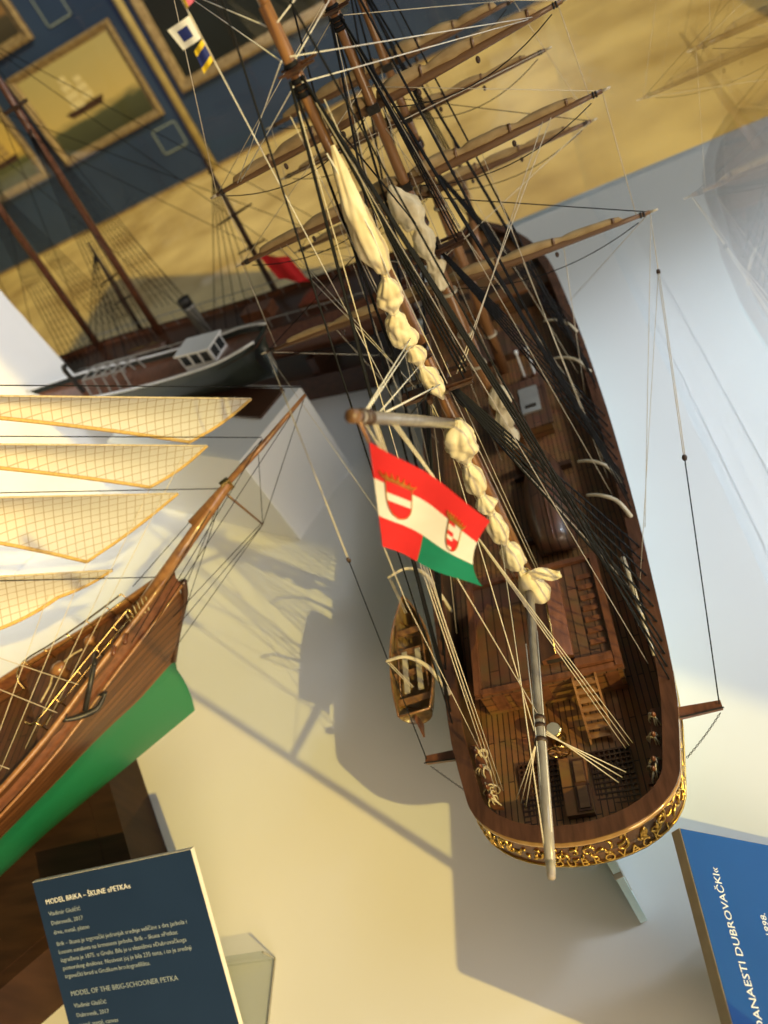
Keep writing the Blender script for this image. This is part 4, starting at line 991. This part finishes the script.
def jib(T, K, H_, belly, leech_pt):
    """T tack, K clew, H head as (s, z); the cloth bellies to port; leech_pt pulls the free edge"""
    N = 26
    def luff(v): return V((T[0] + (H_[0] - T[0]) * v, T[1] + (H_[1] - T[1]) * v))
    def leech(v):
        q = 4 * v * (1 - v); return V((K[0] + (H_[0] - K[0]) * v + leech_pt[0] * q, K[1] + (H_[1] - K[1]) * v + leech_pt[1] * q))
    P_ = []
    for i in range(N + 1):
        v = i / N * .985; a, b = luff(v), leech(v); row = []
        for j in range(15):
            u = j / 14; c_ = a.lerp(b, u); row.append(pk(c_.x, -belly * math.sin(math.pi * u) * math.sin(math.pi * min(1, .12 + v * .9)) - .012 * u * (1 - v), c_.y - (.006 * math.sin(math.pi * u) * (1 - v))))
        P_.append(row)
    m = MB(); m.grid(P_); o = m.build('jib_sail', M['jib'], brig, True)
    uv = o.data.uv_layers.new(name='net'); wid = 15
    for poly in o.data.polygons:
        for li in poly.loop_indices:
            k = o.data.loops[li].vertex_index; i, j = divmod(k, wid)
            p = V(o.data.vertices[k].co) - PX; s_, z_ = p.dot(hv), p.z
            uv.data[li].uv = ((s_ * .42 + z_ * .9) / .0092, (s_ * .80 - z_ * .55) / .0092)
    for e, r_, mt_ in (([r[0] for r in P_], .0011, 'coir'), ([r[-1] for r in P_], .0021, 'boltrope'), (P_[0], .0019, 'boltrope')):
        m = MB(); m.tube(e, r_, 7); m.build('bolt_rope', M[mt_], o, True)
M['boltrope'] = pmat('gold_bolt_rope', (.66, .44, .14), (.5, .32, .1), .7, scale=400)
jib((.316, .421), (.230, .418), (-.10, .76), .012, (.012, .0))
jib((.243, .407), (.162, .403), (-.14, .74), .012, (.012, .0))
jib((.182, .381), (.052, .376), (-.18, .70), .016, (.012, .01))
jib((.067, .354), (.0, .362), (-.20, .60), .012, (-.03, -.055))
for T, H_ in (((.375, .392), (-.12, .785)), ((.30, .372), (-.16, .765)), ((.225, .350), (-.2, .725)), ((.10, .305), (-.23, .64))): BR('stay', (T[0], 0, T[1]), (H_[0], 0, H_[1]), 'blackrope', .0006)
for K, e in (((.230, -.01, .418), (-.10, .05, .275)), ((.162, -.01, .403), (-.13, .06, .275)), ((.052, -.01, .376), (-.16, .07, .28)), ((-.004, -.01, .373), (-.19, .075, .28))): BR('jib_sheet', K, e, 'creamrope', .00045)
for a, b in (((-.24, .02, .62), (-.145, .085, .285)), ((-.24, .02, .62), (-.165, .09, .285)), ((-.24, .02, .62), (-.185, .09, .285)), ((-.2, -.01, .72), (-.04, .055, .295)), ((-.2, -.01, .72), (-.075, .065, .29))): BR('shroud', a, b, 'creamrope', .0005)
m = MB(); m.tube([pk(-.27, 0, .24), pk(-.27, 0, .8)], [.010, .006], 12); m.build('foremast', M['mast'], brig, True)
# plinth of the brig
brp = thing('brown_plinth', 'low dark brown wooden plinth under the brig with the green bottom', 'plinth')
m = MB(); q = [pk(-.14, .155, .0004), pk(-.14, -.20, .0004), pk(-.80, -.20, .0004), pk(-.80, .155, .0004)]; m.prism(q, (0, 0, .0985)); m.build('plinth_body', M['plinthdark'], brp)
m = MB(); c0 = sum(q, V((0, 0, 0))) / 4; m.prism([c0 + (p - c0) * .9 + V((0, 0, .0985)) for p in q], (0, 0, .0008)); m.build('top_panel', M['plinthdark'], brp)

# ------------------------------------------------------------------ white plinths
pd = V((.53, .848, 0)); pn = V((-.848, .53, 0))
Q1, Q2 = V((-.342, .547, .0004)), V((-.438, .392, .0004))
wp = thing('white_plinth', 'white block under the dark steamship model, beyond the brig bowsprit', 'plinth')
m = MB(); m.prism([Q1, Q1 + pn * .42, Q2 + pn * .42, Q2], (0, 0, .205)); m.build('plinth_body', M['plinth'], wp)
m = MB(); m.prism([Q1 - pd * .012 + pn * .03, Q1 - pd * .012 + pn * .41, Q1 - pd * .085 + pn * .41, Q1 - pd * .085 + pn * .03], (0, 0, .005)); o = m.build('brown_base', M['darkwood'], wp); o.location = (0, 0, .205)
wp2 = thing('white_plinth', 'tall white display block cut off by the left edge above the brig sails', 'plinth')
a = V((-.955, .89, .0004)); m = MB(); m.prism([a, a + V((-.5, -.62, 0)), a + V((-1.15, -.62, 0)), a + V((-.7, .0, 0))], (0, 0, .50)); m.build('plinth_body', M['plinth'], wp2)
m = MB(); m.prism([a + V((-.001, -.001, .50)), a + V((-.5, -.618, .50)), a + V((-1.148, -.618, .50)), a + V((-.7, -.001, .50))], (0, 0, .004)); m.build('top_panel', M['white'], wp2)

# ------------------------------------------------------------------ ships further back
def simple_hull(parent, A, B, hw, zb, zd, mat, rail, deckmat, bowfine=.35):
    """hull from stern A to bow B (2-D points)"""
    A, B = V((*A, 0)), V((*B, 0)); d = (B - A); Ln = d.length; d = d / Ln; sd = V((d.y, -d.x, 0)); R = []
    for i in range(25):
        t = i / 24; w_ = hw * (min(1, (t / .16 + .25)) ** .5 if t < .12 else 1) * (1 - max(0, (t - 1 + bowfine) / bowfine) ** 2); w_ = max(.001, w_)
        z1 = zd + .02 * (2 * t - 1) ** 2; row = []
        for j in range(9):
            q = j / 8 * 2 - 1; e = abs(q); row.append(A + d * (Ln * (t if e > .99 else .03 + t * .94)) + sd * (w_ * (1 if q > 0 else -1) * min(1, e * 1.35) ** .6 if e > 0 else 0) + V((0, 0, zb + (z1 - zb) * e ** 1.5)))
        R.append(row)
    m = MB(); m.grid(R); m.f.append(tuple(range(8, -1, -1))); m.mi.append(0); m.build('hull', M[mat], parent, True)
    m = MB(); m.grid([[r[0] - V((0, 0, .012)), (r[0] + r[-1]) / 2 - V((0, 0, .011)), r[-1] - V((0, 0, .012))] for r in R]); m.build('deck', M[deckmat], parent)
    for k in (0, -1):
        m = MB(); m.tube([r[k] for r in R], .0025, 6); m.build('rail', M[rail], parent, True)
    return A, d, sd, Ln, R
st = thing('steamship_model', 'dark steamship model with white rail and small white wheelhouse behind the brig', 'ship model')
A, d, sd, Ln, R = simple_hull(st, (-.372, .592), (-.98, .762), .052, .213, .286, 'steelblue', 'white', 'redwood')
for k, (s0, s1, w_, h_) in enumerate(((.10, .175, .024, .034),)):
    zc_ = .278; p = A + d * (s0 * 1.0) + V((0, 0, zc_)); m = MB()
    m.prism([p + sd * w_, p - sd * w_, p - sd * w_ + d * (s1 - s0), p + sd * w_ + d * (s1 - s0)], (0, 0, h_)); wh_ = m.build('wheelhouse', M['white'], st)
    m = MB(); e = .004; m.prism([p + sd * (w_ + e) - d * e + V((0, 0, h_)), p - sd * (w_ + e) - d * e + V((0, 0, h_)), p - sd * (w_ + e) + d * (s1 - s0 + e) + V((0, 0, h_)), p + sd * (w_ + e) + d * (s1 - s0 + e) + V((0, 0, h_))], (0, 0, .004)); m.build('roof', M['white'], wh_)
    for sg in (1, -1):
        for i in range(3):
            q = p + d * (.005 + i * .024) + sd * (sg * (w_ + .0004)) + V((0, 0, .012)); m = MB(); m.prism([q, q + d * .017, q + d * .017 + V((0, 0, .02)), q + V((0, 0, .02))], sd * sg * .0006); m.build('window', M['windowdark'], wh_)
    for i in range(2):
        q = p - d * .0004 + sd * (-.020 + i * .022) + V((0, 0, .012)); m = MB(); m.prism([q, q + sd * .018, q + sd * .018 + V((0, 0, .02)), q + V((0, 0, .02))], d * -.0006); m.build('window', M['windowdark'], wh_)
m = MB()
for i in range(5):
    q = A + d * (.32 + i * .028) + V((0, 0, .278)); m.tube([q + sd * .03, q + sd * .022 + V((0, 0, .034)), q - sd * .022 + V((0, 0, .034)), q - sd * .03], .002, 5)
for w_ in (.022, -.022): m.tube([A + d * .32 + sd * w_ + V((0, 0, .312)), A + d * .432 + sd * w_ + V((0, 0, .312))], .002, 5)
m.build('awning_frame', M['funnel'], st)
for sg in (1, -1):
    m = MB(); m.tube([r[4 + 4 * sg] .lerp(r[4], .30) + sd * (sg * .003) for r in R[3:15]], .0016, 5); m.build('yellow_line', M['brass'], st, True)
m = MB(); m.tube(crom([A + d * .47 + sd * -.01 + V((0, 0, .275)), A + d * .47 - sd * .01 + V((0, 0, .335)), A + d * .46 - sd * .01 + V((0, 0, .345))], 4), .005, 8); m.build('ventilator', M['iron'], st, True)
# brown ship behind it
bs = thing('sailing_ship_model', 'brown two-masted model with a grey funnel behind the dark steamship', 'ship model')
A2, d2, sd2, L2, R2_ = simple_hull(bs, (-.10, .80), (-1.25, 1.10), .085, .10, .205, 'hullb' if 'hullb' in M else 'redwood', 'darkwood', 'darkwood', .3)
def m2p(s, t, z): return A2 + d2 * s + sd2 * t + V((0, 0, z))
for base, top in (((-.80, 1.05, .19), (-.93, 1.50, .81)), ((-1.00, 1.10, .19), (-1.16, 1.46, .60))):
    m = MB(); b0 = V(base); tp = V((base[0] + .0, base[1], base[2])); 
    # raked slightly aft
    e = b0 + V((.075, -.02, .74)); m.tube([b0, b0.lerp(e, .6), e], [.0095, .0085, .005], 12); mm = m.build('mast', M['redmast'] if 'redmast' in M else M['redwood'], bs, True)
    for t, hl in ((.80, .10), (.66, .13)):
        c_ = b0.lerp(e, t); ax = V((.45, -.89, 0)); m = MB(); m.tube([c_ - ax * hl, c_, c_ + ax * hl], [.0018, .0035, .0018], 8); m.build('yard', M['block'], bs, True)
    m = MB(); m.cbox(b0.lerp(e, .72), (.04, .04, .006)); m.build('mast_top', M['block'], bs)
    for sg in (1, -1):
        feet = [b0 + d2 * (-.06 + .02 * k) + sd2 * (sg * .085) + V((0, 0, .03)) for k in range(6)]; T_ = b0.lerp(e, .71)
        for f_ in feet: rope('shroud', T_, f_, .0009, 'blackrope', bs)
        m = MB()
        for k in range(3, 26): m.tube([lerp(T_, f_, k / 27) for f_ in feet], .0004, 4)
        m.build('ratlines', M['blackrope'], bs)
    for q in ((-.05, .0, .23), (-.25, .05, .22), (-.5, -.05, .22), (-.9, .0, .22), (-1.1, .0, .23)):
        rope('stay', b0.lerp(e, .9), m2p(-q[0], q[1], q[2]), .0007, 'blackrope', bs)
for (bx_, by_), hh, tilt in (((-.467, 1.005), .31, (.018, -.01)), ((-.88, 1.12), .24, (.03, 0))):
    b0 = V((bx_, by_, .19)); e = b0 + V((tilt[0], tilt[1], hh)); m = MB(); m.tube([b0, b0.lerp(e, .6), e], [.0065, .006, .003], 10); mm = m.build('mast', M['block'], bs, True)
    for t, hl in ((.92, .045), (.62, .075), (.38, .06)):
        c_ = b0.lerp(e, t); ax = V((.80, -.55, .22)) if t < .7 else V((.45, -.85, .2)); m = MB(); m.tube([c_ - ax * hl, c_, c_ + ax * hl], [.0015, .0032, .0015], 8); m.build('yard', M['block'], bs, True)
    for q in range(5): rope('shroud', b0.lerp(e, .9), m2p(.34 + .035 * q if bx_ > -.6 else .74 + .035 * q, -.08, .21), .0010, 'blackrope', bs)
fp = m2p(.56, .055 - .05, .19)
m = MB(); m.lathe([(.014, 0), (.014, .07), (.0155, .071), (.0155, .076), (.014, .077)], fp, 'z', 18); fn = m.build('funnel', M['funnel'], bs, True)
m = MB(); m.lathe([(.0150, .077), (.0150, .096), (.012, .0965), (.011, .09)], fp, 'z', 18); m.build('black_funnel_top', M['iron'], fn, True)
m = MB(); R = []
for i in range(13):
    t = i / 12; w_ = .016 * math.sin(math.pi * min(1, .1 + .88 * t)) ** .7; p = m2p(.62 + .12 * t, -.06, .232)
    R.append([p + sd2 * (w_ * math.cos(a)) + V((0, 0, -.018 * math.sin(a))) for a in [math.pi * j / 8 for j in range(9)]])
m.rings(R); m.build('lifeboat', M['darkwood'], bs, True)
m = MB(); m.box((-.02, -.02, 0), (.05, .02, .03), Matrix.Translation(m2p(.38, 0, .193)) @ Matrix.Rotation(math.atan2(d2.y, d2.x), 4, 'Z')); m.build('deck_cabin', M['redwood'], bs); m = MB(); m.box((-.02, -.03, 0), (.08, .03, .02), Matrix.Translation(m2p(.2, 0, .193)) @ Matrix.Rotation(math.atan2(d2.y, d2.x), 4, 'Z')); m.build('deck_cabin', M['redwood'], bs)
m = MB()
for t in (.05, -.05):
    m.tube([m2p(.1 + .9 * i / 10, t * 1.6, .23) for i in range(11)], .0012, 5)
    for i in range(21): m.tube([m2p(.1 + .9 * i / 20, t * 1.6, .195), m2p(.1 + .9 * i / 20, t * 1.6, .23)], .0008, 4)
m.build('railing', M['funnel'], bs)
# cradle carrying the brown ship, and the red flag at its stern
cr = thing('ship_cradle', 'long low dark base carrying the brown two-masted model', 'plinth')
m = MB(); m.prism([m2p(.15, .06, .0004), m2p(.15, -.06, .0004), m2p(1.0, -.06, .0004), m2p(1.0, .06, .0004)], (0, 0, .06)); m.build('base_board', M['darkwood'], cr)
for s in (.3, .8):
    m = MB(); m.prism([m2p(s, .05, .06), m2p(s, -.05, .06), m2p(s + .02, -.05, .06), m2p(s + .02, .05, .06)], (0, 0, .0395)); m.build('cradle_block', M['darkwood'], cr)
rf = thing('red_flag', 'plain red flag on a staff at the stern of the brown model', 'flag', m2p(.335, .045, .204))
m = MB(); fo = V((0, 0, 0)); m.grid([[V((-.015 + .055 * u / 8 + .012 * v / 6, -.012 * u / 8 + .004 * math.sin(u), .100 - .060 * v / 6 - .025 * u / 8)) * 1.1 for v in range(7)] for u in range(9)]); m.build('flag_cloth', M['red'], rf, True)
m = MB(); m.tube([(-.017, 0, 0), (-.017, 0, .118)], .0012, 6); m.build('flag_staff', M['redwood'], rf, True)

# ------------------------------------------------------------------ information boards
def board(root, o, ex, ey, W, H, T, face, edge):
    """slab with corner o (top left seen from its reader), ex along text, ey down the face; returns placing function"""
    ex, ey = V(ex).normalized(), V(ey).normalized(); n = ey.cross(ex).normalized(); n = -n if n.z < 0 else n; o = V(o)
    m = MB(); m.prism([o, o + ex * W, o + ex * W + ey * H, o + ey * H], n * -T); m.build('board_core', M[edge], root)
    m = MB(); e = .0004; m.prism([o + n * .0001 + ex * e + ey * e, o + ex * (W - e) + ey * e + n * .0001, o + ex * (W - e) + ey * (H - e) + n * .0001, o + ex * e + ey * (H - e) + n * .0001], n * .0004); m.build('printed_face', M[face], root)
    def put(txt, x, y, size, mat, name='lettering'):
        vs, fs = text_geom(txt, size, .0001); m = MB(); m.add([o + ex * (x + v.x) + ey * (y - v.y) + n * (.0007 + v.z) for v in vs], fs); return m.build(name, M[mat], root)
    return put
sl = thing('information_board', 'dark navy board headed MODEL BRIKA leaning in front of the brig', 'information board')
put = board(sl, (-.620, -.221, .170), (.215, .008, 0), (.03, -.72, -.69), .2155, .22, .006, 'signnavy', 'signwhite')
put('MODEL BRIKA \u2013 \u0160KUNE \u00bbPETKA\u00ab', .012, .027, .0080, 'print')
for i, tx in enumerate(('Vladimir Glu\u0161\u010di\u0107', 'Dubrovnik, 2017', 'drvo, metal, platno')): put(tx, .012, .040 + i * .0105, .0066, 'printdim')
for i, tx in enumerate(('Brik \u2013 \u0161kuna je trgova\u010dki jedrenjak srednje veli\u010dine s dva jarbola i', 'kosnim sunakom na krmenom jarbolu. Brik \u2013 \u0161kuna \u00bbPetka\u00ab', 'izgra\u0111ena je 1875. u Gru\u017eu. Bila je u vlasni\u0161tvu \u00bbDubrova\u010dkoga', 'pomorskog dru\u0161tva\u00ab. Nosivost joj je bila 235 tona, i to je srednji', 'trgova\u010dki brod u Gru\u017ekom brodogradili\u0161tu.')): put(tx, .012, .074 + i * .0090, .0066, 'printdim')
put('MODEL OF THE BRIG-SCHOONER PETKA', .014, .130, .0078, 'printdim')
for i, tx in enumerate(('Vladimir Glu\u0161\u010di\u0107', 'Dubrovnik, 2017', 'wood, metal, canvas')): put(tx, .014, .143 + i * .0105, .0066, 'printdim')
sr = thing('information_board', 'bright blue board with white lettering beside the big ship stern', 'information board')
put = board(sr, (.0815, -.486, .190), (0, 1, 0), (.707, 0, -.707), .218, .205, .010, 'signblue', 'signcore')
vs, fs = text_geom('\u00bbJEDANAESTI DUBROVA\u010cKI\u00ab', .0087, .0001); wtx = max(v.x for v in vs)
put('\u00bbJEDANAESTI DUBROVA\u010cKI\u00ab', .192 - wtx, .0255, .0087, 'print')
for i, tx in enumerate(('Dubrovnik, 1998.', 'drvo, metal, platno')): put(tx, .112, .058 + i * .0105, .0075, 'print')
for i, tx in enumerate(('brodogradili\u0161tu. Bio je', 'u Gru\u017eu, jedan od', 'brodova dru\u0161tva')): put(tx, .112, .082 + i * .0105, .0075, 'print')
def stand(name, label, pts, W, wdir):
    t = thing(name, label, 'sign holder'); wd = V(wdir)
    m = MB(); 
    for a, b in zip(pts, pts[1:]):
        a, b = V(a), V(b); dd = (b - a).normalized(); nn = wd.cross(dd).normalized() * .0015
        m.prism([a - nn, b - nn, b + nn, a + nn], wd * W)
    m.build('acrylic_sheet', M['acrylic'], t)
    for q in (0, W):
        m = MB(); m.tube([V(p) + wd * q for p in pts], .0012, 5); m.build('bright_edge', M['funnel'], t)
    return t
stand('sign_holder', 'clear acrylic holder behind the right edge of the navy board', [(-.575, -.283, .030), (-.575, -.283, .003), (-.575, -.41, .002), (-.575, -.41, .020)], .185, (1, .03, 0))
stand('sign_holder', 'clear acrylic holder under the bright blue board', [(.118, -.475, .130), (.118, -.475, .004), (.236, -.475, .002), (.236, -.475, .026)], .196, (0, 1, 0))

# ------------------------------------------------------------------ light
wd = bpy.data.worlds.new('world'); S.world = wd; wd.use_nodes = True; nt = wd.node_tree
bg = nt.nodes['Background']; bg.inputs[0].default_value = (.74, .82, .66, 1); bg.inputs[1].default_value = .085
sun = bpy.data.lights.new('sun', 'SUN'); sun.energy = 3.3; sun.color = (1., .72, .17); sun.angle = .010
so_ = bpy.data.objects.new('sun', sun); COL.objects.link(so_)
dv = V((-1.347, .983, -1.)).normalized(); so_.rotation_euler = dv.to_track_quat('-Z', 'Y').to_euler()
def area(name, loc, target, sx, sy, power, color):
    l = bpy.data.lights.new(name, 'AREA'); l.shape = 'RECTANGLE'; l.size = sx; l.size_y = sy; l.energy = power; l.color = color
    o = bpy.data.objects.new(name, l); COL.objects.link(o); o.location = loc; o.rotation_euler = (V(target) - V(loc)).to_track_quat('-Z', 'Y').to_euler(); return o
area('window_skylight', (2.5, .35, 1.6), (.2, -.2, .0), 1.4, 2.2, 48, (.93, .96, 1.))  # unseen cool fill for daylight, set before the pier away from any window
area('window_glow', (2.0, -2.9, 1.3), (0, -.2, .1), 1.6, 2.4, 125, (1., .77, .52))  # unseen warm area light added to lift the shadow behind the stern
def spot(name, loc, target, power, color, deg, blend, rad):
    l = bpy.data.lights.new(name, 'SPOT'); l.energy = power; l.color = color; l.spot_size = math.radians(deg); l.spot_blend = blend; l.shadow_soft_size = rad
    o = bpy.data.objects.new(name, l); COL.objects.link(o); o.location = loc; o.rotation_euler = (V(target) - V(loc)).to_track_quat('-Z', 'Y').to_euler(); return o
spot('track_spot', (1.7, .55, 1.7), (.64, .30, 0.), 145, (.89, .93, 1.), 42, .8, .12)  # added cool spot brightening the starboard case floor, no known fixture
spot('track_spot', (-.3, -.6, 2.3), (-1.2, .75, .2), 170, (.93, .97, 1.), 30, .9, .12)  # second added spot, lifts the tall white plinth and the steamship
area('ceiling_lamp', (-1.2, 5.2, 3.0), (-1.5, 7.6, -.3), 2.5, .8, 42, (.93, .93, 1.))  # unseen fill added to brighten the back wall and its paintings

S.view_settings.view_transform = 'Standard'; S.view_settings.look = 'None'; S.view_settings.exposure = 0.; S.view_settings.gamma = 1.; S.view_settings.use_curve_mapping = False
